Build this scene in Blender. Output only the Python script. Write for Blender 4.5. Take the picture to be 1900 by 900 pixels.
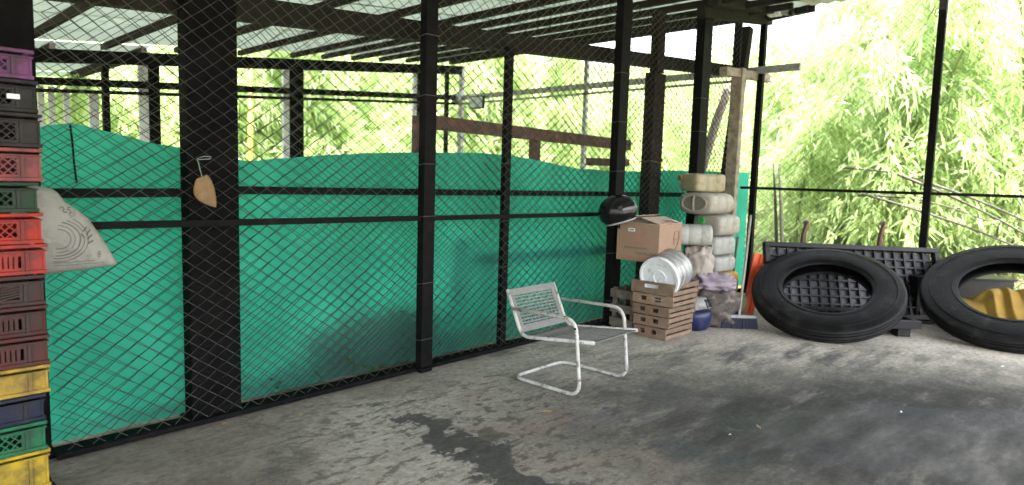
import bpy, bmesh, math, random
import numpy as np
from mathutils import Vector, Matrix, Euler, noise as mnoise
R = math.radians
random.seed(7); rng = np.random.default_rng(11)
scene = bpy.context.scene
for o in list(bpy.data.objects): bpy.data.objects.remove(o)
col = scene.collection

# ------------------------------------------------------------------ camera
# building frame: x runs along the chain-link fence, y points into the cage behind it, z up
FPX, CAMH = 1200.0, 1.40
CAM = Vector((-1.269, -3.579, CAMH))
PITCH, ROLL = math.atan(0.1), 0.03
CR = Vector((0.6834, -0.7300, 0)); CF = Vector((0.7300, 0.6834, 0)); UP = Vector((0, 0, 1))
fw = CF * math.cos(PITCH) - UP * math.sin(PITCH)
u0 = CR.cross(fw)
cr_ = CR * math.cos(ROLL) + u0 * math.sin(ROLL)
cu_ = -CR * math.sin(ROLL) + u0 * math.cos(ROLL)
cd = bpy.data.cameras.new('camera'); cam = bpy.data.objects.new('camera', cd); col.objects.link(cam)
cd.sensor_width = 36; cd.lens = FPX / 1900 * 36; cd.clip_start = 0.05; cd.clip_end = 400
m = Matrix((cr_, cu_, -fw)).transposed().to_4x4(); m.translation = CAM
cam.matrix_world = m
scene.camera = cam
cd.dof.use_dof = True; cd.dof.focus_distance = 4.2; cd.dof.aperture_fstop = 1.7
scene.render.resolution_x = 1024; scene.render.resolution_y = 485

# ------------------------------------------------------------------ sky, sun, exposure
SUN_EL, SUN_ROT = R(60), math.atan2(-0.50, -0.86)
w = bpy.data.worlds.new('World'); scene.world = w; w.use_nodes = True
nt = w.node_tree; nt.nodes.clear()
sky = nt.nodes.new('ShaderNodeTexSky'); sky.sky_type = 'NISHITA'; sky.sun_disc = False
sky.sun_elevation = SUN_EL; sky.sun_rotation = SUN_ROT; sky.air_density = 1.0; sky.dust_density = 3.0
hsv = nt.nodes.new('ShaderNodeHueSaturation'); hsv.inputs['Saturation'].default_value = 0.35
bg = nt.nodes.new('ShaderNodeBackground'); bg.inputs['Strength'].default_value = 0.15
wo = nt.nodes.new('ShaderNodeOutputWorld')
nt.links.new(sky.outputs[0], hsv.inputs['Color']); nt.links.new(hsv.outputs[0], bg.inputs[0]); nt.links.new(bg.outputs[0], wo.inputs[0])
sd = bpy.data.lights.new('sun', 'SUN'); sd.energy = 4.0; sd.angle = R(0.6); sd.color = (1, .95, .86)
sun = bpy.data.objects.new('sun', sd); col.objects.link(sun)
sdir = Vector((math.sin(SUN_ROT) * math.cos(SUN_EL), math.cos(SUN_ROT) * math.cos(SUN_EL), math.sin(SUN_EL)))
sun.rotation_euler = sdir.to_track_quat('Z', 'Y').to_euler(); sun.location = sdir * 30
vs = scene.view_settings; vs.view_transform = 'Standard'; vs.look = 'None'; vs.gamma = 1; vs.exposure = 3.08; vs.use_curve_mapping = False

# ------------------------------------------------------------------ measuring helpers (photograph pixel -> place in the building frame)
def ray(px, py): return cr_ * ((px - 950) / FPX) - cu_ * ((py - 450) / FPX) + fw
def gz(px, py, z=0.0): d = ray(px, py); return CAM + d * ((z - CAMH) / d.z)
def gy(px, py, y): d = ray(px, py); return CAM + d * ((y - CAM.y) / d.y)
def gx(px, py, x): d = ray(px, py); return CAM + d * ((x - CAM.x) / d.x)
def gd(px, py, dep): d = ray(px, py); return CAM + d * (dep / d.dot(CF))
def roof_z(x): return 2.70 + 0.1125 * x

# ------------------------------------------------------------------ materials
def ramp(n, stops):
    n.color_ramp.elements[0].position = stops[0][0]; n.color_ramp.elements[0].color = (*stops[0][1], 1)
    n.color_ramp.elements[1].position = stops[-1][0]; n.color_ramp.elements[1].color = (*stops[-1][1], 1)
    for p, c in stops[1:-1]:
        e = n.color_ramp.elements.new(p); e.color = (*c, 1)
def mat(name, c, rough=.6, metal=0.0, vary=.25, scale=9.0, dirt=None, dirt_amt=.5, dirt_scale=4.0, bump=.0, bump_scale=60, trans=0.0, spec=.5, coat=0.0, per_obj=0.0):
    M = bpy.data.materials.new(name); M.use_nodes = True
    t = M.node_tree; N = t.nodes; L = t.links
    b = N['Principled BSDF']; b.inputs['Roughness'].default_value = rough; b.inputs['Metallic'].default_value = metal
    b.inputs['Specular IOR Level'].default_value = spec; b.inputs['Coat Weight'].default_value = coat
    tc = N.new('ShaderNodeTexCoord')
    nz = N.new('ShaderNodeTexNoise'); nz.inputs['Scale'].default_value = scale; nz.inputs['Detail'].default_value = 6
    L.new(tc.outputs['Object'], nz.inputs['Vector'])
    rp = N.new('ShaderNodeValToRGB')
    lo = tuple(x * (1 - vary) for x in c); hi = tuple(min(1, x * (1 + vary)) for x in c)
    ramp(rp, [(.3, lo), (.7, hi)]); L.new(nz.outputs[0], rp.inputs[0]); out = rp.outputs[0]
    if dirt:
        n2 = N.new('ShaderNodeTexNoise'); n2.inputs['Scale'].default_value = dirt_scale; n2.inputs['Detail'].default_value = 9; n2.inputs['Roughness'].default_value = .68
        L.new(tc.outputs['Object'], n2.inputs['Vector'])
        r2 = N.new('ShaderNodeValToRGB'); ramp(r2, [(.62 - dirt_amt * .35, (0, 0, 0)), (.72 - dirt_amt * .2, (1, 1, 1))]); L.new(n2.outputs[0], r2.inputs[0])
        mx = N.new('ShaderNodeMixRGB'); mx.inputs['Color2'].default_value = (*dirt, 1)
        L.new(r2.outputs[0], mx.inputs['Fac']); L.new(out, mx.inputs['Color1']); out = mx.outputs[0]
    if per_obj:
        oi = N.new('ShaderNodeObjectInfo'); mr = N.new('ShaderNodeMapRange'); mr.inputs['To Min'].default_value = 1 - per_obj; mr.inputs['To Max'].default_value = 1 + per_obj
        L.new(oi.outputs['Random'], mr.inputs['Value'])
        hv = N.new('ShaderNodeHueSaturation'); L.new(mr.outputs[0], hv.inputs['Value']); L.new(out, hv.inputs['Color']); out = hv.outputs[0]
    L.new(out, b.inputs['Base Color'])
    if bump:
        n3 = N.new('ShaderNodeTexNoise'); n3.inputs['Scale'].default_value = bump_scale; n3.inputs['Detail'].default_value = 5
        L.new(tc.outputs['Object'], n3.inputs['Vector'])
        bp = N.new('ShaderNodeBump'); bp.inputs['Strength'].default_value = bump; bp.inputs['Distance'].default_value = .01
        L.new(n3.outputs[0], bp.inputs['Height']); L.new(bp.outputs[0], b.inputs['Normal'])
    if trans:
        tr = N.new('ShaderNodeBsdfTranslucent'); L.new(out, tr.inputs['Color'])
        ms = N.new('ShaderNodeMixShader'); ms.inputs[0].default_value = trans
        L.new(b.outputs[0], ms.inputs[1]); L.new(tr.outputs[0], ms.inputs[2]); L.new(ms.outputs[0], N['Material Output'].inputs[0])
    return M

MT = {}
MT['black_steel'] = mat('black_painted_steel', (.006, .006, .0065), .6, 0, .3, 14, (.013, .009, .008), .25, 12, bump=.15, spec=.05)
MT['column'] = mat('dark_column_paint', (.0055, .0055, .006), .8, 0, .3, 8, (.010, .0095, .009), .25, 6, bump=.2, spec=.04)
MT['wire'] = mat('galvanised_wire', (.055, .052, .048), .5, .2, .25, 30)
MT['wire_dark'] = mat('dark_wire', (.022, .022, .021), .55, .1, .25, 30)
MT['grey_steel'] = mat('grey_galvanised_steel', (.33, .33, .34), .5, .4, .2, 12, (.16, .13, .1), .3, 8)
MT['pale_steel'] = mat('pale_painted_steel', (.62, .62, .64), .5, 0, .15, 10, (.3, .28, .25), .3, 10)
MT['timber_dark'] = mat('dark_timber', (.02, .017, .014), .8, 0, .35, 12, (.012, .01, .008), .4, 6, bump=.4, spec=.08)
MT['timber_brown'] = mat('reddish_timber', (.13, .055, .04), .75, 0, .3, 14, (.05, .03, .025), .4, 8, bump=.3)
MT['timber_cream'] = mat('weathered_cream_timber', (.26, .22, .17), .8, 0, .25, 10, (.15, .12, .09), .4, 14, bump=.4)
MT['timber_roof'] = mat('old_roof_timber', (.017, .016, .013), .8, 0, .35, 12, (.015, .014, .011), .4, 6, bump=.4, spec=.1)
MT['sheet_roof_dark'] = mat('grey_roof_sheet', (.32, .33, .32), .6, 0, .15, 3)
MT['white_paint'] = mat('chipped_white_paint', (.43, .43, .41), .45, 0, .14, 10, (.13, .07, .045), .34, 26, bump=.1)
MT['strap'] = mat('grey_metal_strap', (.15, .15, .147), .55, .1, .15, 18, (.2, .17, .15), .25, 20)
MT['rubber'] = mat('black_rubber', (.0042, .0042, .0045), .5, 0, .35, 6, (.016, .0155, .0145), .28, 7, bump=.3, bump_scale=60, spec=.15)
MT['black_plastic'] = mat('black_plastic', (.008, .008, .010), .45, 0, .3, 10, (.02, .019, .018), .35, 8, spec=.3)
MT['pallet_deck'] = mat('dusty_grey_plastic_deck', (.075, .075, .088), .6, 0, .35, 7, (.022, .022, .024), .4, 5)
MT['rust_chrome'] = mat('rusty_chromed_tube', (.10, .045, .03), .4, .3, .4, 20, (.3, .28, .26), .15, 14)
MT['orange'] = mat('orange_plastic', (.75, .10, .025), .45, 0, .12, 6, (.4, .08, .03), .25, 9)
MT['ochre'] = mat('ochre_cloth', (.26, .165, .022), .8, 0, .2, 7, (.25, .15, .03), .35, 10, bump=.3, bump_scale=25)
MT['cardboard'] = mat('cardboard', (.29, .19, .13), .85, 0, .10, 5, (.26, .15, .1), .3, 5, bump=.1)
MT['cardboard_pale'] = mat('pale_cardboard_flap', (.42, .33, .27), .85, 0, .12, 6, (.3, .22, .17), .3, 6)
MT['ink_brown'] = mat('brown_ink', (.11, .045, .03), .8, 0, .1)
MT['ink_black'] = mat('black_ink', (.03, .03, .03), .8, 0, .1)
MT['ink_red'] = mat('faded_red_ink', (.38, .12, .10), .8, 0, .1)
MT['paper'] = mat('white_paper', (.75, .75, .73), .8, 0, .05)
MT['crate_wood'] = mat('fruit_crate_wood', (.175, .12, .082), .8, 0, .25, 16, (.17, .10, .06), .35, 10, bump=.35, per_obj=.25)
MT['crate_wood_old'] = mat('grey_crate_wood', (.11, .09, .075), .85, 0, .3, 16, (.05, .04, .035), .4, 10, bump=.35)
MT['jug_cream'] = mat('cream_plastic', (.42, .37, .24), .5, 0, .1, 6, (.30, .23, .12), .35, 8, trans=.25)
MT['jug_white'] = mat('cloudy_white_plastic', (.42, .395, .345), .42, 0, .1, 6, (.33, .28, .22), .35, 7, trans=.25)
MT['jug_grey'] = mat('greyish_white_plastic', (.41, .415, .385), .42, 0, .1, 6, (.30, .29, .25), .3, 7, trans=.25)
MT['jug_yellow'] = mat('yellowed_plastic', (.58, .36, .11), .5, 0, .15, 6, (.35, .17, .05), .4, 6, trans=.2)
MT['jug_recess'] = mat('dark_plastic_recess', (.16, .14, .115), .6, 0, .2, 12)  # darker tone for the disc inside the handle ring
MT['green_cap'] = mat('green_cap_plastic', (.03, .33, .06), .45)
MT['brown_cap'] = mat('brown_cap_plastic', (.20, .13, .07), .5)
MT['silver'] = mat('scratched_silver_tin', (.36, .36, .36), .45, .5, .15, 8, (.25, .24, .23), .3, 14, bump=.3, bump_scale=30)
MT['lid_white'] = mat('dull_white_lid', (.66, .68, .70), .5, 0, .06, 8, (.4, .4, .4), .25, 18)
MT['beige_cloth'] = mat('beige_woven_bag', (.33, .29, .255), .8, 0, .15, 14, (.3, .25, .2), .3, 8, bump=.3, bump_scale=40)
MT['lilac'] = mat('lilac_cloth', (.24, .205, .235), .75, 0, .15, 10, (.26, .2, .28), .35, 12, bump=.2, bump_scale=40)
MT['dark_cloth'] = mat('dark_rag', (.07, .06, .055), .9, 0, .3, 12, (.2, .17, .14), .3, 10)
MT['helmet'] = mat('glossy_black_shell', (.005, .005, .0055), .2, 0, .2, 4, coat=.1, spec=.3)
MT['visor'] = mat('smoked_visor', (.006, .009, .0085), .1, 0, .1, 4, coat=.15, spec=.4)
MT['navy'] = mat('navy_plastic', (.010, .014, .07), .4, 0, .2, 6, (.05, .05, .08), .3, 8)
MT['navy_bristle'] = mat('navy_bristle', (.008, .010, .028), .8, 0, .4, 60)
MT['grey_plastic'] = mat('grey_plastic', (.28, .28, .28), .5, 0, .2, 6, (.14, .13, .12), .35, 8)
MT['stick_brown'] = mat('brown_stick', (.14, .075, .045), .6, 0, .3, 20)
MT['stick_grey'] = mat('greyish_stick', (.30, .26, .24), .55, 0, .3, 20)
MT['sack'] = mat('dirty_white_woven_sack', (.26, .255, .235), .6, 0, .12, 9, (.18, .17, .155), .35, 5, bump=.35, bump_scale=55)
MT['sack_ink'] = mat('faded_black_print', (.10, .10, .095), .8, 0, .25, 30)
MT['loofah'] = mat('tan_dry_fibre', (.19, .12, .062), .9, 0, .2, 25, (.2, .12, .05), .4, 15, bump=.5, bump_scale=70)
MT['string'] = mat('pale_string', (.16, .19, .175), .8, 0, .1)
MT['glass'] = mat('pale_glass', (.45, .52, .50), .1, 0, .05)
MT['culm'] = mat('green_bamboo_stem', (.12, .15, .045), .45, 0, .25, 5, (.2, .19, .1), .3, 5)
MT['culm_yellow'] = mat('yellow_bamboo_stem', (.22, .20, .05), .45, 0, .2, 5)
MT['pole'] = mat('dry_bamboo_pole', (.035, .032, .022), .7, 0, .3, 6, (.08, .075, .05), .3, 5)
MT['trunk'] = mat('dark_bark', (.025, .022, .016), .9, 0, .3, 10)

def leafmat(name, c1, c2, trans):
    M = bpy.data.materials.new(name); M.use_nodes = True
    t = M.node_tree; N = t.nodes; L = t.links; b = N['Principled BSDF']
    b.inputs['Roughness'].default_value = .45; b.inputs['Specular IOR Level'].default_value = .35
    at = N.new('ShaderNodeAttribute'); at.attribute_name = 'tint'
    rp = N.new('ShaderNodeValToRGB'); ramp(rp, [(0, c1), (1, c2)]); L.new(at.outputs['Fac'], rp.inputs[0])
    L.new(rp.outputs[0], b.inputs['Base Color'])
    tr = N.new('ShaderNodeBsdfTranslucent'); hv = N.new('ShaderNodeHueSaturation'); hv.inputs['Hue'].default_value = .495; hv.inputs['Value'].default_value = 1.55
    L.new(rp.outputs[0], hv.inputs['Color']); L.new(hv.outputs[0], tr.inputs['Color'])
    ms = N.new('ShaderNodeMixShader'); ms.inputs[0].default_value = trans
    L.new(b.outputs[0], ms.inputs[1]); L.new(tr.outputs[0], ms.inputs[2]); L.new(ms.outputs[0], N['Material Output'].inputs[0])
    return M
MT['leaf'] = leafmat('bamboo_leaf', (.24, .33, .13), (.50, .60, .32), .58)
MT['leaf_dark'] = leafmat('broad_leaf', (.045, .085, .02), (.12, .19, .045), .4)
MT['grass'] = leafmat('undergrowth_leaf', (.17, .22, .10), (.42, .47, .25), .45)

def tarpmat():
    M = bpy.data.materials.new('green_tarpaulin'); M.use_nodes = True
    t = M.node_tree; N = t.nodes; L = t.links; b = N['Principled BSDF']
    tc = N.new('ShaderNodeTexCoord'); nz = N.new('ShaderNodeTexNoise'); nz.inputs['Scale'].default_value = 2.2; nz.inputs['Detail'].default_value = 5
    L.new(tc.outputs['Object'], nz.inputs['Vector'])
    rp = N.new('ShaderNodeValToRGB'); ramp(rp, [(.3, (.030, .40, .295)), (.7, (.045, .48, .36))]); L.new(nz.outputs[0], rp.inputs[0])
    sx = N.new('ShaderNodeSeparateXYZ'); L.new(tc.outputs['Object'], sx.inputs[0])
    dn = N.new('ShaderNodeTexNoise'); dn.inputs['Scale'].default_value = 5.5; dn.inputs['Detail'].default_value = 9; dn.inputs['Roughness'].default_value = .7; L.new(tc.outputs['Object'], dn.inputs['Vector'])
    dd = N.new('ShaderNodeVectorMath'); dd.operation = 'MULTIPLY_ADD'; L.new(dn.outputs['Color'], dd.inputs[0]); dd.inputs[1].default_value = (.5, 0, .3); L.new(tc.outputs['Object'], dd.inputs[2])
    out = rp.outputs[0]
    for (cx, cz, a_, b_, k_) in ((1.62, .36, .55, .24, .9), (2.75, .20, .9, .12, .45), (1.0, .20, .9, .10, .5), (3.6, .25, 1.2, .16, .5), (-.2, .20, .7, .06, .35), (5.6, .5, 1.2, .35, .35)):  # first patch paints weed shade into the tarp; the rest darken its lower part
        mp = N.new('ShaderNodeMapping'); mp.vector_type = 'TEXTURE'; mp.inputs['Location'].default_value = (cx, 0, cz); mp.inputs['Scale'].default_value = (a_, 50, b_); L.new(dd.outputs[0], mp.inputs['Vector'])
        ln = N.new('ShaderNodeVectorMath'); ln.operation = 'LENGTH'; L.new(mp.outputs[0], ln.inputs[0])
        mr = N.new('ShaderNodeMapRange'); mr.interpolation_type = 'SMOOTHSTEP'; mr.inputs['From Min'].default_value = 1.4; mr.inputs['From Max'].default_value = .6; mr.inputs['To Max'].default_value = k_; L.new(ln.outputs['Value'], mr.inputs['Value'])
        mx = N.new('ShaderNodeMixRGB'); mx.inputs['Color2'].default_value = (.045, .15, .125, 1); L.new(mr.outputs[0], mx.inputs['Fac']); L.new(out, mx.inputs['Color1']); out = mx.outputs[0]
    n4 = N.new('ShaderNodeTexNoise'); n4.inputs['Scale'].default_value = 1.1; n4.inputs['Detail'].default_value = 7; L.new(tc.outputs['Object'], n4.inputs['Vector'])
    r4 = N.new('ShaderNodeValToRGB'); ramp(r4, [(.35, (.74, .74, .74)), (.65, (1, 1, 1))]); L.new(n4.outputs[0], r4.inputs[0])
    m4 = N.new('ShaderNodeMixRGB'); m4.blend_type = 'MULTIPLY'; m4.inputs[0].default_value = 1; L.new(out, m4.inputs[1]); L.new(r4.outputs[0], m4.inputs[2]); out = m4.outputs[0]
    L.new(out, b.inputs['Base Color']); b.inputs['Roughness'].default_value = .7
    tr = N.new('ShaderNodeBsdfTranslucent'); L.new(out, tr.inputs['Color'])
    ms = N.new('ShaderNodeMixShader'); ms.inputs[0].default_value = .62
    L.new(b.outputs[0], ms.inputs[1]); L.new(tr.outputs[0], ms.inputs[2])
    tp = N.new('ShaderNodeBsdfTransparent'); tp.inputs[0].default_value = (.25, .8, .6, 1)
    m2 = N.new('ShaderNodeMixShader'); m2.inputs[0].default_value = .012
    L.new(ms.outputs[0], m2.inputs[1]); L.new(tp.outputs[0], m2.inputs[2]); L.new(m2.outputs[0], N['Material Output'].inputs[0])
    return M
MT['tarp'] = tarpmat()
def roofsheetmat():
    M = mat('translucent_roof_sheet', (.30, .37, .32), .7, 0, .08, 2.0, (.22, .27, .235), .3, 3, trans=.09)
    return M
MT['sheet'] = roofsheetmat()

# ------------------------------------------------------------------ mesh builder
class MB:
    def __init__(s): s.v = []; s.f = []
    def add(s, vs_, fs_):
        n = len(s.v); s.v += [Vector(v) for v in vs_]; s.f += [tuple(i + n for i in f) for f in fs_]; return s
    def hexa(s, p):   # 8 corners: bottom 0-3, top 4-7
        return s.add(p, [(3, 2, 1, 0), (4, 5, 6, 7), (0, 1, 5, 4), (1, 2, 6, 5), (2, 3, 7, 6), (3, 0, 4, 7)])
    def box(s, x0, x1, y0, y1, z0, z1):
        return s.hexa([(x0, y0, z0), (x1, y0, z0), (x1, y1, z0), (x0, y1, z0), (x0, y0, z1), (x1, y0, z1), (x1, y1, z1), (x0, y1, z1)])
    def bar(s, p, q, a, b, up=(0, 0, 1)):   # beam of section a (side) x b (along up)
        p = Vector(p); q = Vector(q); d = (q - p).normalized(); up = Vector(up)
        sd_ = d.cross(up)
        if sd_.length < 1e-4: sd_ = d.cross(Vector((1, 0, 0)))
        sd_.normalize(); u = sd_.cross(d).normalized(); A = sd_ * (a / 2); Bv = u * (b / 2)
        return s.hexa([p - A - Bv, p + A - Bv, q + A - Bv, q - A - Bv, p - A + Bv, p + A + Bv, q + A + Bv, q - A + Bv])
    def tube(s, pts, r, n=8, closed=False, caps=True, flat=1.0):
        pts = [Vector(p) for p in pts]; k = len(pts); rr = r if isinstance(r, (list, tuple)) else [r] * k
        base = len(s.v); ref = None
        for i, p in enumerate(pts):
            a = pts[(i - 1) % k] if (closed or i > 0) else p; b = pts[(i + 1) % k] if (closed or i < k - 1) else p
            d = (b - a).normalized()
            if ref is None:
                ref = d.cross(Vector((0, 0, 1)));
                if ref.length < 1e-3: ref = d.cross(Vector((1, 0, 0)))
                ref.normalize()
            else:
                ref = (ref - d * ref.dot(d)).normalized()
            o2 = d.cross(ref)
            for j in range(n):
                an = 2 * math.pi * j / n
                s.v.append(p + (ref * math.cos(an) + o2 * math.sin(an) * flat) * rr[i])
        for i in range(k if closed else k - 1):
            for j in range(n):
                a = base + i * n + j; b = base + i * n + (j + 1) % n
                i2 = (i + 1) % k; c = base + i2 * n + (j + 1) % n; d_ = base + i2 * n + j
                s.f.append((a, b, c, d_))
        if caps and not closed:
            s.f.append(tuple(base + j for j in range(n))[::-1]); s.f.append(tuple(base + (k - 1) * n + j for j in range(n)))
        return s
    def lathe(s, prof, n=32, M=None, closed=False, caps=True):   # profile (r, z) round local z
        base = len(s.v); k = len(prof); M = M or Matrix()
        for (r, z) in prof:
            for j in range(n):
                a = 2 * math.pi * j / n; s.v.append(M @ Vector((r * math.cos(a), r * math.sin(a), z)))
        for i in range(k if closed else k - 1):
            for j in range(n):
                i2 = (i + 1) % k
                s.f.append((base + i * n + j, base + i * n + (j + 1) % n, base + i2 * n + (j + 1) % n, base + i2 * n + j))
        if not closed and caps:
            if prof[0][0] > 1e-5: s.f.append(tuple(base + j for j in range(n))[::-1])
            if prof[-1][0] > 1e-5: s.f.append(tuple(base + (k - 1) * n + j for j in range(n)))
        return s
    def grid(s, P):   # P[i][j] points
        base = len(s.v); a = len(P); b = len(P[0])
        for row in P: s.v += [Vector(p) for p in row]
        for i in range(a - 1):
            for j in range(b - 1):
                s.f.append((base + i * b + j, base + i * b + j + 1, base + (i + 1) * b + j + 1, base + (i + 1) * b + j))
        return s
    def xf(s, M): s.v = [M @ v for v in s.v]; return s
    def build(s, name, material, parent=None, smooth=False, bevel=0, world=True, kind=None, sub=0):
        me = bpy.data.meshes.new(name)
        off = ORG.get(parent.name, Vector()) if (parent is not None and world) else Vector()
        me.from_pydata([tuple(v - off) for v in s.v], [], s.f); me.validate()
        bm = bmesh.new(); bm.from_mesh(me); bmesh.ops.recalc_face_normals(bm, faces=bm.faces); bm.to_mesh(me); bm.free()
        me.materials.append(MT[material] if isinstance(material, str) else material)
        o = bpy.data.objects.new(name, me); col.objects.link(o)
        if parent is not None: o.parent = parent; ORG[o.name] = ORG.get(parent.name, Vector())
        if smooth:
            for p in me.polygons: p.use_smooth = True
        if bevel:
            b = o.modifiers.new('bevel', 'BEVEL'); b.width = bevel; b.segments = 2; b.limit_method = 'ANGLE'; b.angle_limit = R(40)
        if sub:
            b = o.modifiers.new('sub', 'SUBSURF'); b.levels = sub; b.render_levels = sub
        if kind: o['kind'] = kind
        return o
ORG = {}
def tag(o, label, cat, group=None):
    o['label'] = label; o['category'] = cat
    if group: o['group'] = group
    return o
def thing(name, label, cat, loc=(0, 0, 0), group=None, rot=None):
    o = bpy.data.objects.new(name, None); col.objects.link(o); o.empty_display_size = .1
    o.location = loc; ORG[o.name] = Vector(loc)
    if rot is not None: o.rotation_euler = rot
    return tag(o, label, cat, group)
def arc(c, r, a0, a1, n, ax, ay):
    c = Vector(c); ax = Vector(ax); ay = Vector(ay)
    return [c + ax * (r * math.cos(a0 + (a1 - a0) * i / n)) + ay * (r * math.sin(a0 + (a1 - a0) * i / n)) for i in range(n + 1)]
def fillet(pts, r, n=6):
    pts = [Vector(p) for p in pts]; out = [pts[0]]
    for i in range(1, len(pts) - 1):
        p = pts[i]; a = (pts[i - 1] - p); b = (pts[i + 1] - p); la, lb = a.length, b.length; a.normalize(); b.normalize()
        rr = min(r, la * .49, lb * .49)
        p0 = p + a * rr; p1 = p + b * rr
        for k in range(n + 1):
            t = k / n; out.append(p0 * (1 - t) ** 2 + p * 2 * t * (1 - t) + p1 * t ** 2)
    out.append(pts[-1]); return out

# ------------------------------------------------------------------ floor
WALL_A = Vector((6.86, 0.02, 0)); WALL_D = Vector((0.30, -1, 0)).normalized()
def wall_pt(t, z=0.0): return WALL_A + WALL_D * t + Vector((0, 0, z))
def floormat():
    M = bpy.data.materials.new('stained_concrete'); M.use_nodes = True
    t = M.node_tree; N = t.nodes; L = t.links; b = N['Principled BSDF']
    tc = N.new('ShaderNodeTexCoord'); P = tc.outputs['Object']
    def noise(scale, det=8, rough=.6, vec=P):
        n = N.new('ShaderNodeTexNoise'); n.inputs['Scale'].default_value = scale; n.inputs['Detail'].default_value = det; n.inputs['Roughness'].default_value = rough
        L.new(vec, n.inputs['Vector']); return n
    def rmp(src, stops):
        r = N.new('ShaderNodeValToRGB'); ramp(r, stops); L.new(src, r.inputs[0]); return r.outputs[0]
    def mix(fac, a, c, mode='MIX'):
        m_ = N.new('ShaderNodeMixRGB'); m_.blend_type = mode
        for s_, v in ((0, fac), (1, a), (2, c)):
            if isinstance(v, (tuple, float, int)): m_.inputs[s_].default_value = (*v, 1) if isinstance(v, tuple) else v
            else: L.new(v, m_.inputs[s_])
        return m_.outputs[0]
    big = noise(.7, 6).outputs[0]; mid = noise(3.2, 10, .65).outputs[0]; fine = noise(26, 8, .7).outputs[0]
    c = rmp(mid, [(.3, (.29, .27, .23)), (.5, (.38, .355, .305)), (.72, (.47, .44, .385))])
    c = mix(.5, c, rmp(fine, [(.36, (.17, .157, .135)), (.62, (.48, .455, .40))]))
    # distorted position for stain outlines
    dn = noise(2.4, 9, .66); sub = N.new('ShaderNodeVectorMath'); sub.operation = 'SUBTRACT'; sub.inputs[1].default_value = (.5, .5, .5); L.new(dn.outputs['Color'], sub.inputs[0])
    sc = N.new('ShaderNodeVectorMath'); sc.operation = 'SCALE'; sc.inputs['Scale'].default_value = 1.15; L.new(sub.outputs[0], sc.inputs[0])
    ad = N.new('ShaderNodeVectorMath'); ad.operation = 'ADD'; L.new(P, ad.inputs[0]); L.new(sc.outputs[0], ad.inputs[1]); DP = ad.outputs[0]
    def stain(cx, cy, ang, a, bb, soft=.35, src=DP):
        mp = N.new('ShaderNodeMapping'); mp.vector_type = 'TEXTURE'
        mp.inputs['Location'].default_value = (cx, cy, 0); mp.inputs['Rotation'].default_value = (0, 0, ang); mp.inputs['Scale'].default_value = (a, bb, 50)
        L.new(src, mp.inputs['Vector'])
        ln = N.new('ShaderNodeVectorMath'); ln.operation = 'LENGTH'; L.new(mp.outputs[0], ln.inputs[0])
        mr = N.new('ShaderNodeMapRange'); mr.interpolation_type = 'SMOOTHSTEP'; mr.inputs['From Min'].default_value = 1 + soft; mr.inputs['From Max'].default_value = 1 - soft
        L.new(ln.outputs['Value'], mr.inputs['Value']); return mr.outputs[0]
    def scale(v, k):
        m_ = N.new('ShaderNodeMath'); m_.operation = 'MULTIPLY'; m_.inputs[1].default_value = k; L.new(v, m_.inputs[0]); return m_.outputs[0]
    def mul(v, k):
        m_ = N.new('ShaderNodeMath'); m_.operation = 'MULTIPLY'; L.new(v, m_.inputs[0]); L.new(k, m_.inputs[1]); return m_.outputs[0]
    wide = rmp(big, [(.36, (0, 0, 0)), (.62, (1, 1, 1))])
    dark = (.055, .055, .053)
    streak = N.new('ShaderNodeMapping'); streak.inputs['Rotation'].default_value = (0, 0, .82); streak.inputs['Scale'].default_value = (1.0, 3.6, 1); L.new(P, streak.inputs['Vector'])
    sn = noise(1.5, 10, .68, streak.outputs[0]).outputs[0]
    blot = rmp(sn, [(.40, (1, 1, 1)), (.56, (0, 0, 0))])
    # pale scuffs
    c = mix(scale(rmp(noise(2.1, 10, .72, streak.outputs[0]).outputs[0], [(.60, (0, 0, 0)), (.70, (1, 1, 1))]), .55), c, (.40, .39, .36))
    # grimy half of the slab towards the tyres
    grime = stain(3.50, -3.50, -.82, 3.3, 1.45, .45)
    c = mix(mul(scale(grime, .99), rmp(sn, [(.50, (1, 1, 1)), (.74, (.86, .86, .86))])), c, mix(.7, (.034, .034, .033), rmp(sn, [(.35, (.018, .018, .019)), (.55, (.055, .054, .052)), (.72, (.15, .145, .135))])))
    c = mix(mul(scale(stain(4.1, -1.75, -.82, 1.6, .5, .5), .9), blot), c, (.07, .07, .068))
    for (x, y, an, a, bb, k, cc) in [(1.06, -.74, -1.3, .20, .13, .9, dark), (1.0, -1.15, -1.75, .34, .11, .95, dark), (.92, -1.55, -1.7, .36, .14, .95, dark), (1.12, -1.22, 0, .16, .10, .8, (.06, .062, .05)), (.85, -2.0, -1.5, .35, .2, .8, dark),
                                (.0, -.86, .5, .32, .13, .7, (.06, .07, .075)), (-.3, -.75, .5, .3, .12, .5, (.07, .07, .07)),
                                (1.9, -1.42, -.6, .30, .10, .6, (.09, .095, .105)), (2.6, -1.55, -.6, .4, .12, .6, (.08, .08, .08)),
                                (2.5, -2.75, -.8, .42, .22, .6, (.040, .043, .053)), (3.4, -2.95, -.8, .6, .24, .5, (.056, .060, .072)), (2.6, -2.4, -.8, .6, .26, .5, (.05, .06, .052)), (1.75, -2.1, -.8, .3, .13, .5, (.05, .06, .062)),
                                (1.35, -1.8, -.8, .42, .12, .25, (.20, .15, .125)), (1.15, -2.1, -.7, .4, .1, .25, (.19, .135, .11)), (1.5, -1.25, -.4, .35, .12, .35, (.22, .16, .14)), (1.6, -.6, .2, .3, .1, .3, (.23, .17, .15))]:
        c = mix(scale(stain(x, y, an, a, bb, .12 if cc[0] < .062 else .35), k), c, cc)
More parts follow.
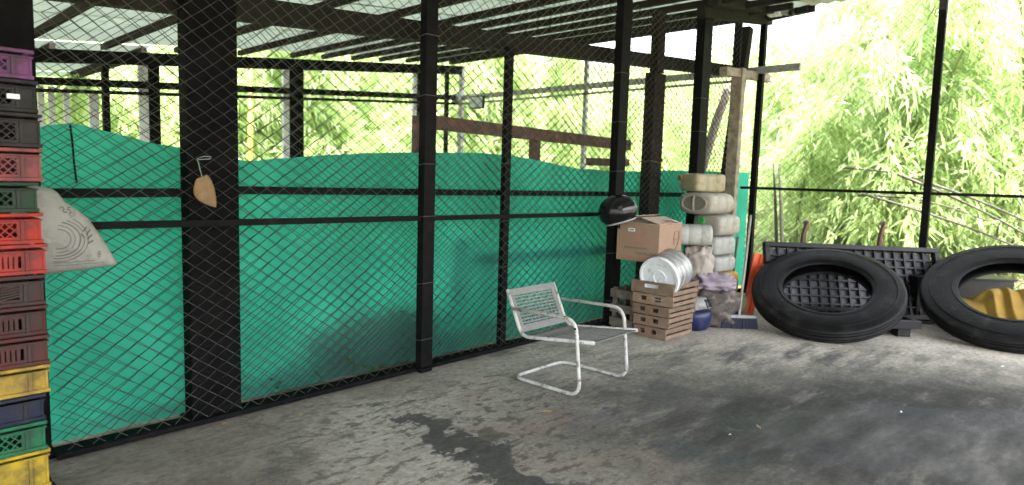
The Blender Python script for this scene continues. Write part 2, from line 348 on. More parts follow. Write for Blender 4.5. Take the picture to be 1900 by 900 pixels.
    # dark flecks
    fl = N.new('ShaderNodeMapping'); fl.inputs['Rotation'].default_value = (0, 0, .8); fl.inputs['Scale'].default_value = (1.0, 2.0, 1); L.new(P, fl.inputs['Vector'])
    fn = noise(8.5, 9, .62, fl.outputs[0]).outputs[0]
    spots = rmp(fn, [(.55, (0, 0, 0)), (.572, (1, 1, 1))])
    reg = stain(.55, -1.05, -.2, 2.0, 1.1, .5)
    c = mix(mul(scale(spots, .72), reg), c, (.07, .064, .052))
    c = mix(scale(rmp(noise(5.5, 9, .7).outputs[0], [(.60, (0, 0, 0)), (.68, (1, 1, 1))]), .45), c, (.13, .12, .105))
    for (x, y, a_, b_, k_) in ((-.35, -.75, 1.1, .55, .72), (-.6, -1.4, 1.2, .8, .6), (.4, -.18, 1.6, .22, .55)):
        c = mix(scale(stain(x, y, .75 if a_ < 1.5 else 0, a_, b_, .55), k_), c, mix(.5, (.12, .108, .088), rmp(mid, [(.3, (.07, .065, .055)), (.7, (.24, .22, .19))])))
    c = mix(1.0, c, rmp(noise(38, 9, .75).outputs[0], [(.32, (.74, .74, .74)), (.5, (1, 1, 1)), (.7, (1.2, 1.2, 1.2))]), 'MULTIPLY')
    c = mix(1.0, c, rmp(noise(9, 10, .72, streak.outputs[0]).outputs[0], [(.33, (.8, .8, .8)), (.5, (1, 1, 1)), (.68, (1.12, 1.12, 1.12))]), 'MULTIPLY')
    c = mix(scale(stain(3.0, -3.1, -.82, 1.1, .5, .4), .75), c, rmp(sn, [(.35, (.025, .025, .027)), (.7, (.13, .128, .125))]))
    # hairline cracks
    vo = N.new('ShaderNodeTexVoronoi'); vo.feature = 'DISTANCE_TO_EDGE'; vo.inputs['Scale'].default_value = .55; L.new(DP, vo.inputs['Vector'])
    c = mix(scale(rmp(vo.outputs['Distance'], [(.0, (1, 1, 1)), (.010, (0, 0, 0))]), .55), c, (.06, .055, .05))
    # dirt along the foot of the fence
    c = mix(scale(stain(3, .15, 0, 6, .22, .5), .7), c, (.085, .075, .062))
    L.new(c, b.inputs['Base Color'])
    L.new(rmp(sn, [(.3, (.6, .6, .6)), (.7, (.9, .9, .9))]), b.inputs['Roughness'])
    b.inputs['Specular IOR Level'].default_value = .08
    bp = N.new('ShaderNodeBump'); bp.inputs['Strength'].default_value = .5; bp.inputs['Distance'].default_value = .012
    L.new(noise(14, 10, .7).outputs[0], bp.inputs['Height']); L.new(bp.outputs[0], b.inputs['Normal'])
    return M
MT['floor'] = floormat()
poly = [(-5, -8), (9.35, -8), (6.96, 0.02), (6.96, 6.0), (-5, 6.0)]
mb = MB(); n = len(poly)
mb.add([(x, y, 0) for x, y in poly] + [(x, y, -.6) for x, y in poly], [tuple(range(n)), tuple(range(n, 2 * n))[::-1]] + [(i, (i + 1) % n, n + (i + 1) % n, n + i) for i in range(n)])
fl = mb.build('floor', 'floor'); fl['kind'] = 'structure'

# terrain: level near the slab, climbing to a wooded bank beyond
def terr_h(x, y):
    d = max(0.0, max(x - 8.5, y - 7.5)); d2 = math.hypot(max(0, x - 8.5), max(0, y - 7.5))
    h = -.45 + .10 * min(d2, 8) + .30 * max(0, d2 - 8) * min(1, max(0, d2 - 8) / 10)
    h = min(h, 10 + .05 * d2)
    return h + .12 * mnoise.noise(Vector((x * .4, y * .4, 0)))
MT['soil'] = mat('leaf_litter_soil', (.12, .11, .06), .95, 0, .4, 3, (.16, .17, .06), .5, 1.5, bump=.6, bump_scale=12)
xs = np.concatenate([np.linspace(-40, -8, 12), np.linspace(-6, 30, 60), np.linspace(33, 90, 16)])
P = [[(x, y, terr_h(x, y)) for x in xs] for y in np.concatenate([np.linspace(-60, -10, 12), np.linspace(-8, 30, 60), np.linspace(33, 90, 16)])]
g = MB().grid(P).build('ground', 'soil', smooth=True); g['kind'] = 'structure'

# ------------------------------------------------------------------ columns, fence
for (x0, x1, lab) in [(-.93, -.582, 'wide black column behind the stack of coloured plastic crates'), (gy(329, 100, .14).x, gy(441, 100, .025).x, 'wide black column with the tan dried pod hanging on it')]:
    t = thing('steel_column', lab, 'column', ((x0 + x1) / 2, .08, 0), 'wide black columns of the cage')
    MB().box(x0, x1, .025, .14, 0, roof_z(x0) - .03).build('shaft', 'column', t, bevel=.008)
    MB().box(x0 - .02, x1 + .02, .02, .16, 0.001, .03).build('base_plate', 'black_steel', t, bevel=.004)
t = thing('steel_column', 'dark squared column with a wire tied round it, behind the cardboard box', 'column', (4.62, .15, 0))
c0x, c1x = gy(1189, 300, .15).x, gy(1228, 300, .03).x
MB().box(c0x, c1x, .03, .15, 0, 2.53).build('shaft', 'timber_dark', t, bevel=.008)
MB().box(c0x + .06, c1x - .02, .045, .14, 2.54, roof_z(4.6) - .05).build('upper_shaft', 'timber_dark', t, bevel=.008)
MB().tube([(c0x - .006, .02, 1.62), (c0x + .15, .012, 1.60), (c1x + .006, .02, 1.64), (c1x + .006, .155, 1.63), (c0x - .006, .155, 1.61)], .008, 6, closed=True).build('wire_tie', 'wire', t)

fence = thing('chain_link_fence', 'long chain-link fence on black posts in front of the green tarp', 'fence', (3, 0, 0))
def post(pl, pr, py, y0, y1, z1=None):
    xa, xb = gy(pl, py, y1).x, gy(pr, py, y0).x; z1 = z1 or roof_z((xa + xb) / 2) - .06
    o = MB().box(xa, xb, y0, y1, 0, z1).build('post', 'black_steel', fence, bevel=.005)
    MB().box(xa - .035, xb + .035, y0 - .03, y0 - .001, .0355, .0415).build('foot_plate', 'black_steel', o) if y0 < 0 else None
    for k in range(6):
        zz = .25 + k * .42 + random.uniform(-.05, .05)
        if zz < z1 - .1: MB().tube([(xa - .006, y1 + .004, zz), (xa - .006, y0 - .004, zz + .01), (xb + .006, y0 - .004, zz + .012), (xb + .006, y1 + .004, zz + .004)], .0028, 5).build('tie_wire', 'wire', o)
    return o
post(776, 809, 300, -.075, -.006)
post(931, 950, 250, .012, .06, 2.42)
post(1131, 1161, 300, -.09, -.006)
post(1281, 1312, 250, -.11, -.006)
post(1350, 1366, 250, .012, .10)
MB().bar((-.575, -.03, 1.115), (3.80, -.03, 1.085), .035, .035).build('rail', 'black_steel', fence)
MB().bar((-.575, .105, 1.262), (.075, .105, 1.268), .04, .045).build('rail', 'black_steel', fence)
MB().bar((.31, .105, 1.283), (6.56, .105, 1.262), .04, .045).build('rail', 'black_steel', fence)
MB().box(-.575, 6.56, -.035, .03, .006, .034).build('base_rail', 'black_steel', fence, bevel=.004)
MB().box(-.575, 6.56, .031, .145, .004, .012).build('base_rail', 'black_steel', fence, bevel=.004)

def chainlink(p0, dirv, length, z0, ztop, wd=.10, ht=.073, r=.0026, seed=0, nrm=(0, -1, 0), sag=.012):
    """woven zig-zag wires, each hooked into its neighbour; ztop(s) gives the top edge"""
    dirv = Vector(dirv).normalized(); nrm = Vector(nrm); up = Vector((0, 0, 1)); p0 = Vector(p0)
    V = []; Fc = []
    nc = int(length / (wd / 2))
    for i in range(nc):
        zt = ztop(i * wd / 2); nr = int((zt - z0) / (ht / 2))
        if nr < 2: continue
        pts = []
        for j in range(nr + 1):
            c_ = i + ((i + j) % 2)
            s_ = c_ * wd / 2; z_ = z0 + j * ht / 2
            q = Vector((s_ * .9 + seed, z_ * .9, seed * 3.1)); q2 = Vector((s_ * 5 + seed, z_ * 5, 9.0))
            s_ += sag * mnoise.noise(q) * 2.2 + .006 * mnoise.noise(q2); z_ += sag * mnoise.noise(q + Vector((7, 3, 1))) * 2.2 + .005 * mnoise.noise(q2 + Vector((3, 8, 2)))
            bulge = .012 * mnoise.noise(q + Vector((1, 9, 4)))
            off = (r * .9 if j % 2 == 0 else -r * .9) + bulge
            pts.append(p0 + dirv * s_ + up * (z_ - 0) + nrm * off)
        b0 = len(V)
        for k, p in enumerate(pts):
            V += [p + dirv * r, p - dirv * r * .5 + nrm * r * .87, p - dirv * r * .5 - nrm * r * .87]
        for k in range(len(pts) - 1):
            a = b0 + k * 3
            Fc += [(a, a + 1, a + 4, a + 3), (a + 1, a + 2, a + 5, a + 4), (a + 2, a, a + 3, a + 5)]
    mb = MB(); mb.v = V; mb.f = Fc; return mb
chainlink((-.57, -.002, .03), (1, 0, 0), 7.15, 0, lambda s: roof_z(s - .57) - .10, r=.0038, seed=1.3, sag=.018).build('wire_mesh', 'wire', fence, kind='stuff')
chainlink((-.57, .152, .02), (1, 0, 0), 7.3, 0, lambda s: 2.28 + .08 * max(0, s), wd=.108, ht=.078, r=.0028, seed=5.7, sag=.03).build('wire_mesh', 'wire_dark', fence, kind='stuff')

# right-hand fence open to the bamboo
wf = thing('chain_link_fence', 'chain-link fence open to the bamboo behind the two big tyres', 'fence', wall_pt(2.3))
def wdir_box(t0, t1, z0, z1, th): return MB().bar(wall_pt(t0, (z0 + z1) / 2), wall_pt(t1, (z0 + z1) / 2), th, z1 - z0)
d_ = ray(1712, 460); 
def wall_hit(px, py):
    d = ray(px, py); nrm = Vector((-WALL_D.y, WALL_D.x, 0)); k = (WALL_A - CAM).dot(nrm) / d.dot(nrm); return CAM + d * k
pb, pt = wall_hit(1712, 460), wall_hit(1752, 0); dv = (pt - pb) / (pt.z - pb.z)
MB().bar(pb - dv * (pb.z - .0), pb + dv * (4.2 - pb.z), .075, .075, (1, 0, 0)).build('post', 'black_steel', wf)
for t_ in (.16, 5.6): MB().bar(wall_pt(t_, 0), wall_pt(t_, 3.4), .07, .07, (1, 0, 0)).build('post', 'black_steel', wf)
wdir_box(.0, 7.0, 1.345, 1.38, .035).build('rail', 'black_steel', wf)
wdir_box(.0, 7.0, .0, .05, .04).build('base_rail', 'black_steel', wf)
chainlink(wall_pt(.08, .04), WALL_D, 5.6, 0, lambda s: 4.0, wd=.098, ht=.088, r=.0034, seed=9.1, nrm=(-WALL_D.y, WALL_D.x, 0)).build('wire_mesh', 'wire_dark', wf, kind='stuff')

# weathered timber corner post
t = thing('timber_post', 'weathered cream timber corner post beside the stacked jerrycans', 'post', (6.56, -.06, 0))
a, b = gy(1342, 560, -.06), gy(1371, 138, -.06); k = (b - a) / (b.z - a.z)
MB().bar(a - k * a.z, a + k * (2.80 - a.z), .10, .14, (0, 1, 0)).build('shaft', 'timber_cream', t, bevel=.006)
MB().bar(gy(1342, 132, -.06), gy(1428, 146, -.06), .10, .10).build('cap_piece', 'timber_cream', t, bevel=.006)
t = thing('timber_post', 'tall dark timber post at the corner, above the cream corner post', 'post', (6.80, .07, 0))
a, b = gy(1352, 300, .07), gy(1390, 30, .07); k = (b - a) / (b.z - a.z)
MB().bar(a - k * a.z, a + k * (3.38 - a.z), .12, .12, (0, 1, 0)).build('shaft', 'timber_roof', t, bevel=.006)
t = thing('brace_pole', 'slanting peeled log brace behind the mesh near the corner post', 'pole', (6.9, .5, 0))
a, b = gy(1354, 150, .5), gy(1303, 310, .5); k = (b - a) / (b.z - a.z)
mb = MB(); pp = [a - k * (a.z) + (k * a.z) * (i / 10) for i in range(11)]
pp = [p + Vector((random.uniform(-.012, .012), random.uniform(-.012, .012), 0)) for p in pp]; mb.tube(pp, [.075 - .002 * i for i in range(11)], 9).build('shaft', 'timber_cream', t, smooth=True)

# ------------------------------------------------------------------ roof
roof = thing('shed_roof', 'sloping shed roof of pale sheets on dark purlins', 'roof', (3, 0, 2.8))
def sheet(x0, x1, y0, y1, m_, lift=.07):
    nn = 24; P = []
    for i in range(nn + 1):
        y = y0 + (y1 - y0) * i / nn; z = .012 * math.cos(2 * math.pi * (y / .155))
        P.append([(x, y, roof_z(x) + lift + z) for x in np.linspace(x0, x1, 7)])
    return MB().grid(P).build('roof_sheet', m_, roof, smooth=True)
i = 0
for y in np.arange(-5.32, -.80, .92): sheet(-3.6, 7.35 if y < -1.7 else 6.97, y, y + .94, 'sheet_roof_dark', .075 + (.006 if i % 2 else 0)); i += 1  # unseen near sheets, widened right and rear to keep the sun out
for y in np.arange(-.72, 5.7, .92): sheet(-3.6, 7.02, y, y + .94, 'sheet', .075 + (.006 if i % 2 else 0)); i += 1
y = 5.85
while y < 9.6:
    sheet(-3.6, 1.78, y, y + .94, 'sheet', .078 + (.006 if i % 2 else 0)); y += .92; i += 1
for x in (-3.4, -2.4, -1.4, -.5, .35, 1.2, 2.05, 2.9, 3.7, 4.22, 4.76, 5.3, 5.86, 6.4, 6.86):
    MB().box(x - .028, x + .028, -5.3 if x < 6 else -.66, 5.75, roof_z(x) - .012, roof_z(x) + .055).build('purlin', 'timber_dark', roof)
for x in (-2.4, -.5, .7, 1.70):
    MB().box(x - .03, x + .03, 5.86, 9.6, roof_z(x) - .075, roof_z(x) + .055).build('purlin', 'timber_dark', roof)
MB().bar((-3.5, 5.46, roof_z(-3.5) - .14), (6.9, 5.46, roof_z(6.9) - .14), .08, .15).build('rafter', 'black_steel', roof)
MB().bar((-3.5, .17, 2.27 - .08 * 3.5), (6.95, .17, 2.29 + .08 * 6.95), .10, .13).build('rafter', 'timber_roof', roof)
MB().bar((-3.5, -2.9, roof_z(-3.5) - .14), (6.2, -2.9, roof_z(6.2) - .14), .08, .15).build('rafter', 'black_steel', roof)
# timber ends over the corner
MB().bar(gy(1300, 22, -.12), gy(1428, 38, -.12), .09, .12).build('beam_end', 'timber_roof', roof, bevel=.006)
MB().bar(gy(1322, 2, -.3), gy(1428, 18, -.3), .12, .10).build('beam_end', 'timber_roof', roof, bevel=.006)
MB().bar(gx(1400, 38, 6.93), gx(1512, 14, 6.93), .05, .09).build('fascia', 'timber_dark', roof, bevel=.004)
# supports of the near roof, out of view behind the camera side
for (x, y) in ((-3.3, -2.9), (-3.3, -5.2), (6.1, -5.2), (-3.3, 5.46)):
    MB().box(x - .06, x + .06, y - .06, y + .06, -.0, roof_z(x) - .06).build('post', 'black_steel', roof)

# ------------------------------------------------------------------ far side of the cage
cf_ = thing('cage_frame', 'far steel frame of the cage with double rails and dark posts', 'frame', (3, 5.46, 0))
def far_z(x): return 2.275 + .0785 * x
MB().bar((-2.5, 5.46, far_z(-2.5) + .02), (6.8, 5.46, far_z(6.8) + .02), .06, .085).build('rail', 'black_steel', cf_)
MB().bar((-2.5, 5.46, far_z(-2.5) - .085), (6.8, 5.46, far_z(6.8) - .085), .05, .04).build('rail', 'black_steel', cf_)
for (x, wd, pale) in ((1.16, .07, .0), (1.70, .13, .07), (3.66, .22, .06), (5.98, .10, .05), (6.63, .05, 0), (.25, .1, .0)):
    MB().box(x - wd / 2, x + wd / 2, 5.52, 5.60, 0, roof_z(x) - .07).build('post', 'black_steel', cf_, bevel=.004)
    if pale: MB().box(x - wd / 2 - pale * 1.6, x - wd / 2 - .004, 5.53, 5.585, 0, roof_z(x) - .22).build('post', 'pale_steel', cf_, bevel=.004)
MB().box(1.0, 1.1, 5.62, 5.66, 0, 2.3).build('panel', 'pale_steel', cf_)
for x in (.52, .62, .77): MB().box(x - .03, x + .03, 5.62, 5.66, 0, 2.3).build('panel', 'pale_steel', cf_)
cs = thing('cage_frame', 'side steel frame of the cage with two thin grey rails', 'frame', (6.85, 2.7, 0))
MB().bar((6.88, -.62, 2.835), (6.88, 5.45, 2.835), .05, .085).build('rail', 'grey_steel', cs)
MB().bar((6.88, .2, 2.725), (6.88, 5.45, 2.725), .04, .03).build('rail', 'grey_steel', cs)
MB().box(6.86, 6.92, 2.56, 2.62, 0, 3.35).build('post', 'grey_steel', cs)
MB().bar(wall_pt(.02, 2.86) + Vector((.12, .1, 0)), wall_pt(.02, 3.36) + Vector((.12, .1, 0)), .05, .05, (1, 0, 0)).build('post', 'grey_steel', cs)
MB().box(6.86, 6.92, 5.40, 5.50, 0, 3.35).build('post', 'grey_steel', cs)

t = thing('flood_lamp', 'grey flood lamp with tilted glass panel on the far corner of the cage', 'lamp', gx(850, 185, 6.8))
c0 = gx(885, 190, 6.74); e1 = (gx(905, 182, 6.74) - gx(868, 185, 6.74)).normalized(); e2 = Vector((0, -.35, -.94)); e2 = (e2 - e1 * e2.dot(e1)).normalized(); e3 = e1.cross(e2)
def slab(c, w_, h_, th, e1, e2, e3): return MB().hexa([c + e1 * (sx * w_ / 2) + e2 * (sy * h_ / 2) + e3 * (sz * th / 2) for sz in (-1, 1) for sx, sy in ((-1, -1), (1, -1), (1, 1), (-1, 1))])
slab(c0, .36, .22, .05, e1, e2, e3).build('housing', 'black_plastic', t, bevel=.006)
slab(c0 - e3 * .027 * (1 if e3.dot(CAM - c0) < 0 else -1), .32, .18, .006, e1, e2, e3).build('glass', 'glass', t)
slab(gx(848, 183, 6.78), .2, .16, .1, e1, e2, e3).build('bracket', 'grey_steel', t, bevel=.01)
t = thing('security_camera', 'small white security camera under the roof edge at the corner', 'camera', gx(1440, 20, 6.80))
p = gx(1440, 20, 6.80); MB().box(p.x - .06, p.x + .06, p.y - .07, p.y + .09, p.z - .06, p.z + .06).build('housing', 'pale_steel', t, bevel=.012)
q = gx(1466, 22, 6.80); MB().tube([p + Vector((0, -.05, -.01)), q], .042, 14).build('barrel', 'grey_steel', t, smooth=False)
MB().tube([q, q + (q - p).normalized() * .05], .05, 14).build('lens_hood', 'black_plastic', t)

# ------------------------------------------------------------------ tarp
prof = [(-.60, 1.55)] + [((lambda p: (p.x, p.z))(gy(a, b, .185))) for a, b in [(90, 232), (130, 228), (200, 243), (270, 262), (330, 274), (455, 299), (560, 291), (640, 286), (720, 283), (790, 283), (870, 283), (940, 287), (1000, 298), (1070, 312), (1130, 317), (1180, 318), (1240, 316), (1385, 320)]]
px_, pz_ = [a for a, b in prof], [b for a, b in prof]
P = []
for x in np.linspace(-.6, 7.50, 270):
    zt = float(np.interp(x, px_, pz_)) + .006 * mnoise.noise(Vector((x * 9, 0, 0))); row = []
    for j in range(34):
        v = j / 33; z = .012 + (zt - .012) * v
        y = .190 + .014 * mnoise.noise(Vector((x * 1.3, z * .9, 2))) + .010 * mnoise.noise(Vector((x * 4 + z * 2, z * 2.5, 5))) + .006 * abs(mnoise.noise(Vector((x * 7 - z * 5, z * 6 + x * 2, 11)))) + .004 * math.sin(x * 19 + 3 * mnoise.noise(Vector((x, z * 2, 0)))) + .02 * (1 - v) ** 3 * mnoise.noise(Vector((x * 2.2, 0, 8)))
        row.append((x, y, z))
    P.append(row)
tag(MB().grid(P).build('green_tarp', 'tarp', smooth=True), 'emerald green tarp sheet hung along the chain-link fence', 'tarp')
# things behind the tarp
t = thing('wooden_trestle', 'reddish brown timber trestle standing behind the green tarp', 'trestle', (3.7, .8, 0))
a, b = gy(795, 226, .8), gy(1168, 270, .8); MB().bar(a, b, .05, .12).build('crossbar', 'timber_brown', t, bevel=.004)
for (pxl, pyt, ww) in ((785, 216, .20), (993, 250, .13), (1150, 262, .12)):
    p = gy(pxl, pyt, .865); MB().box(p.x - ww / 2, p.x + ww / 2, .84, .89, 0, p.z).build('upright', 'timber_brown', t, bevel=.004)
MB().bar(gy(1090, 300, .95), gy(1165, 302, .95), .05, .09).build('crossbar', 'timber_brown', t, bevel=.004)
t = thing('plank', 'dark plank leaning close behind the green tarp', 'plank', (2.1, .6, 0))
a, b = gy(828, 640, .26), gy(852, 440, .235); MB().bar(Vector((a.x, .27, 0)), b, .15, .03, (0, 1, 0)).build('board', 'timber_dark', t)
t = thing('timber_bench', 'long low timber rail behind the green tarp', 'bench', (3.4, .62, 0))
MB().bar(gy(865, 480, .245), gy(1118, 462, .245), .05, .085).build('board', 'timber_dark', t)
for xx in (2.5, 3.7): MB().box(xx - .03, xx + .03, .275, .33, 0, .80).build('leg', 'timber_dark', t)
t = tag(MB().tube([gy(130, 232, .165), gy(134, 262, .165), gy(137, 300, .165), gy(142, 340, .165)], .005, 5).build('loose_wire', 'black_steel'), 'thin dark loose wire dangling down the tarp beside the crates', 'wire')

# dried pod on the column
pc = gy(382, 357, -.03); t = thing('dried_pod', 'tan dried pointed pod tied by a string to the black column', 'pod', gy(384, 388, -.03))
P = []; top, bot = gy(374, 328, -.03), gy(401, 385, -.03); ax = (bot - top); ln = ax.length; ax.normalize(); sd_ = Vector((1, 0, 0)); sd_ = (sd_ - ax * sd_.dot(ax)).normalized(); nr_ = ax.cross(sd_)
for i in range(15):
    v = i / 14; wd = .062 * (math.sin(math.pi * min(1, v * .9 + .12)) ** .7) * (1 - .25 * v); c_ = top + ax * (ln * v) - sd_ * (.02 * math.sin(math.pi * v))
    P.append([c_ + sd_ * (wd * math.cos(a)) + nr_ * (.32 * wd * math.sin(a)) for a in [2 * math.pi * j / 14 for j in range(15)]])
MB().grid(P).build('pod', 'loofah', t, smooth=True)
MB().tube([top + ax * .01, gy(366, 294, -.022), gy(378, 290, -.02), gy(392, 291, -.022), gy(390, 295, -.022), gy(368, 296, -.02)], .003, 5).build('string', 'string', t)

# ------------------------------------------------------------------ stack of plastic crates
def plastic_crate(c, zb, zt, style, label, mkey, x1, yaw=0.0):
    c = tuple(k * .62 for k in c)
    M = mat(mkey, c, .5, 0, .10, 5, tuple(k * .35 + .02 for k in c), .42, 6, bump=.15, spec=.15)
    MT[mkey] = M
    Lx, Wy, h = .60, .27, zt - zb
    t = thing('plastic_crate', label, 'crate', (x1 - Lx / 2, -.30, zb), 'coloured plastic crates stacked by the column')
    t.rotation_euler = (0, 0, yaw)
    X0, X1, Y0, Y1 = -Lx / 2, Lx / 2, -Wy / 2, Wy / 2
    th = .006
    body = MB(); body.box(X0 + .004, X1 - .004, Y0 + .004, Y1 - .004, .004, .012)
    rim = MB(); lats = []
    fz0, fz1 = .012, h - .003
    # flanges: top and bottom lips all round
    for (z0, z1, out) in ((fz1 - .013, fz1, .006), (fz1 - .030, fz1 - .024, .004), (fz0 - .010, fz0 + .004, .004)):
        rim.box(X0 - out, X1 + out, Y0 - out, Y0 + th - .0005, z0, z1); rim.box(X0 - out, X1 + out, Y1 - th + .0005, Y1 + out, z0, z1)
        rim.box(X0 - out, X0 + th - .0005, Y0 + th, Y1 - th, z0, z1); rim.box(X1 - th + .0005, X1 + out, Y0 + th, Y1 - th, z0, z1)
    zz0, zz1 = fz0 + .0045, fz1 - .0305
    def wallpiece(a, b, z0, z1, yo=0): body.box(a, b, Y0 + yo, Y0 + th - .001, z0, z1)
    # long near face (towards the room): corner panel, rib, window, rib ... mirrored
    cuts = [X1 - .005, X1 - .115, X1 - .125, X1 - .285, X1 - .297]
    body.box(X1 - .058, X1 - .006, Y0 + .003, Y0 + th, zz0, zz1)                      # plain corner panel
    body.box(X0 + .006, X0 + .058, Y0 + .003, Y0 + th, zz0, zz1)
    for s_ in (1, -1):
        for e in (.062, .200):
            cx_ = s_ * (X1 - e); body.box(cx_ - .006, cx_ + .006, Y0 - .003, Y0 + th, zz0, zz1)   # ribs
    body.box(X1 - .010, X1 - .002, Y0 - .002, Y0 + th, zz0, zz1); body.box(X0 + .002, X0 + .010, Y0 - .002, Y0 + th, zz0, zz1)
    for s_ in (1, -1):
        lat = MB(); lats.append(lat)
        a, b = sorted((s_ * (X1 - .0685), s_ * (X1 - .1935)))
        if style == 'solid':
            body.box(a, b, Y0 + .003, Y0 + th, zz0, zz1)
        else:
            mrg = .012
            body.box(a, b, Y0 + .002, Y0 + th, zz0, zz0 + .012); body.box(a, b, Y0 + .002, Y0 + th, zz1 - .010, zz1)
            body.box(a, a + mrg, Y0 + .002, Y0 + th, zz0 + .012, zz1 - .010); body.box(b - mrg, b, Y0 + .002, Y0 + th, zz0 + .012, zz1 - .010)
            wa, wb, wz0, wz1 = a + mrg, b - mrg, zz0 + .012, zz1 - .010
            hh = wz1 - wz0
            if style == 'lattice':
                k = -hh
                while k < (wb - wa):
                    for sg in (1, -1):
                        x0_, x1_ = wa + k, wa + k + hh; z0_, z1_ = (wz0, wz1) if sg > 0 else (wz1, wz0)
                        # clip to the window
                        pa, pb_ = Vector((x0_, Y0 + .004, z0_)), Vector((x1_, Y0 + .004, z1_))
                        t0 = max(0, (wa - x0_) / hh); t1 = min(1, (wb - x0_) / hh)
                        if t1 - t0 > .1: lat.bar(pa.lerp(pb_, t0), pa.lerp(pb_, t1), .0035 if sg > 0 else .003, .0048, (0, 0, 1))
                    k += .030
            elif style == 'slots':
                n_ = 6
                for q_ in range(1, n_):
                    xx = wa + (wb - wa) * q_ / n_; lat.box(xx - .006, xx + .006, Y0 + .003, Y0 + th - .0005, wz0, wz1)
                lat.box(wa, wb, Y0 + .0035, Y0 + th - .001, wz1 - hh * .12, wz1)
            elif style == 'diag':
                for q_ in range(5):
                    z_ = wz0 + hh * (q_ + .3) / 5; lat.bar((wa, Y0 + .004, z_ - .008), (wb, Y0 + .004, z_ + .010), .004, .007)
    # middle of the face
    body.box(X0 + .2065, X1 - .2065, Y0 + .0025, Y0 + th, zz0, zz1)
    if style == 'solid':
        for s_ in (1, -1):
            lat = MB(); lats.append(lat); Mx = Matrix.Translation((s_ * (X1 - .225), Y0 - .004, (zz0 + zz1) / 2 - .004)) @ Matrix.Rotation(R(90), 4, 'X')
            lat.lathe([(.016, -.004), (.024, -.004), (.024, .004), (.016, .004)], 16, Mx, closed=True)
    # far long side and ends, plain with ribs
    body.box(X0 + .006, X1 - .006, Y1 - th, Y1 - .003, zz0, zz1)
    body.box(X1 - th, X1 - .003, Y0 + .007, Y1 - .007, zz0, zz1); body.box(X0 + .003, X0 + th, Y0 + .007, Y1 - .007, zz0, zz1)
    for e in (-.07, .07): body.box(X1 - .0035, X1 + .003, e - .004, e + .004, zz0, zz1)
    body.build('body', M, t, world=False, bevel=.0012); rim.build('rim', M, t, world=False, bevel=.0012)
    for lat in lats:
        if lat.v: lat.build('lattice' if style == 'lattice' else 'slats' if style != 'solid' else 'grip_ring', M, t, world=False, kind=None if style == 'solid' else 'stuff')
    return t
ZB = [.06, .19, .318, .436, .56, .688, .815, .944, 1.072, 1.201, 1.327, 1.465, 1.605, 1.737, 1.857]
ZB = [1.4 + (z - 1.4) * .966 - .002 for z in ZB]; ZB[0] = .062
CR_ = [((.62, .43, .035), 'solid', 'bright yellow plastic crate at the very bottom of the crate stack'),
       ((.02, .20, .085), 'lattice', 'mid green plastic crate between the bottom yellow and navy crates'),
       ((.012, .018, .055), 'solid', 'navy blue plastic crate between the green and upper yellow crates'),
       ((.55, .36, .05), 'solid', 'dull yellow plastic crate with dirt specks above the navy crate'),
       ((.12, .028, .025), 'slots', 'dark red brown slotted crate directly on the dull yellow crate'),
       ((.085, .022, .020), 'slots', 'maroon slotted crate two above the dull yellow crate'),
       ((.065, .026, .024), 'diag', 'dark brown crate with slanted slots below the red slotted crate'),
       ((.48, .045, .035), 'slots', 'red crate with upright slots under the bright red lattice crate'),
       ((.55, .035, .02), 'lattice', 'bright red lattice crate beside the white sack, under the dark green crate'),
       ((.012, .055, .022), 'lattice', 'dark green lattice crate between the red and salmon crates'),
       ((.36, .085, .085), 'lattice', 'salmon pink lattice crate above the dark green crate'),
       ((.022, .014, .014), 'lattice', 'brownish black lattice crate above the salmon pink crate'),
       ((.012, .012, .012), 'lattice', 'black crate with a small white label under the purple crate'),
       ((.23, .07, .22), 'lattice', 'purple lattice crate on top of the crate stack')]
for i, (c, stl, lab) in enumerate(CR_):
    x1 = -.682 + .0010 * i + random.uniform(-.013, .013)
    tt = plastic_crate(c, ZB[i], ZB[i + 1], stl, lab, 'crate_colour_%d' % i, x1, random.uniform(-.03, .03))
    if i == 12: MB().box(.205, .245, -.1405, -.1375, .05, .068).build('label', 'paper', tt, world=False)
t = thing('wooden_pallet', 'dark low pallet under the stack of plastic crates', 'pallet', (-.95, -.30, 0))
for yy in (-.43, -.30, -.17): MB().box(-1.28, -.66, yy - .05, yy + .05, .036, .058).build('board', 'timber_dark', t)
for xx in (-1.22, -.97, -.72): MB().box(xx - .04, xx + .04, -.47, -.13, 0, .035).build('bearer', 'timber_dark', t)

# white sack wedged between the crates and the fence
SY = -.10
out_px = [(20, 352), (62, 344), (96, 350), (108, 358), (121, 374), (142, 388), (163, 404), (183, 432), (200, 458), (211, 476), (218, 489), (213, 493), (180, 497), (140, 502), (100, 507), (60, 511), (20, 514)]
out_w = [gy(a, b, SY) for a, b in out_px]
cen = gy(70, 435, SY)
def sack_y(p, v): 
    return SY - .058 * math.sqrt(max(0, 1 - v ** 2.2)) + (.012 * mnoise.noise(Vector((p.x * 9, p.z * 9, 1))) + .010 * abs(mnoise.noise(Vector((p.x * 14 + p.z * 9, p.z * 14, 6)))) + .005 * mnoise.noise(Vector((p.x * 26, p.z * 26, 4)))) * (1 - v * .6)
def ring_pt(k, v, side=-1):
    q = cen.lerp(out_w[k], v); yy = sack_y(q, v); q.y = yy if side < 0 else 2 * SY - yy; return q
dense = []
for k in range(len(out_w)):
    a, b = out_w[k], out_w[(k + 1) % len(out_w)]
    for s_ in range(3): dense.append(a.lerp(b, s_ / 3))
out_w = dense; nk = len(out_w)
mb = MB(); vsn = [0, .12, .24, .36, .48, .6, .7, .8, .88, .94, .98, 1]
for side in (-1, 1):
    mb.grid([[ring_pt(k % nk, v, side) for k in range(nk + 1)] for v in vsn])
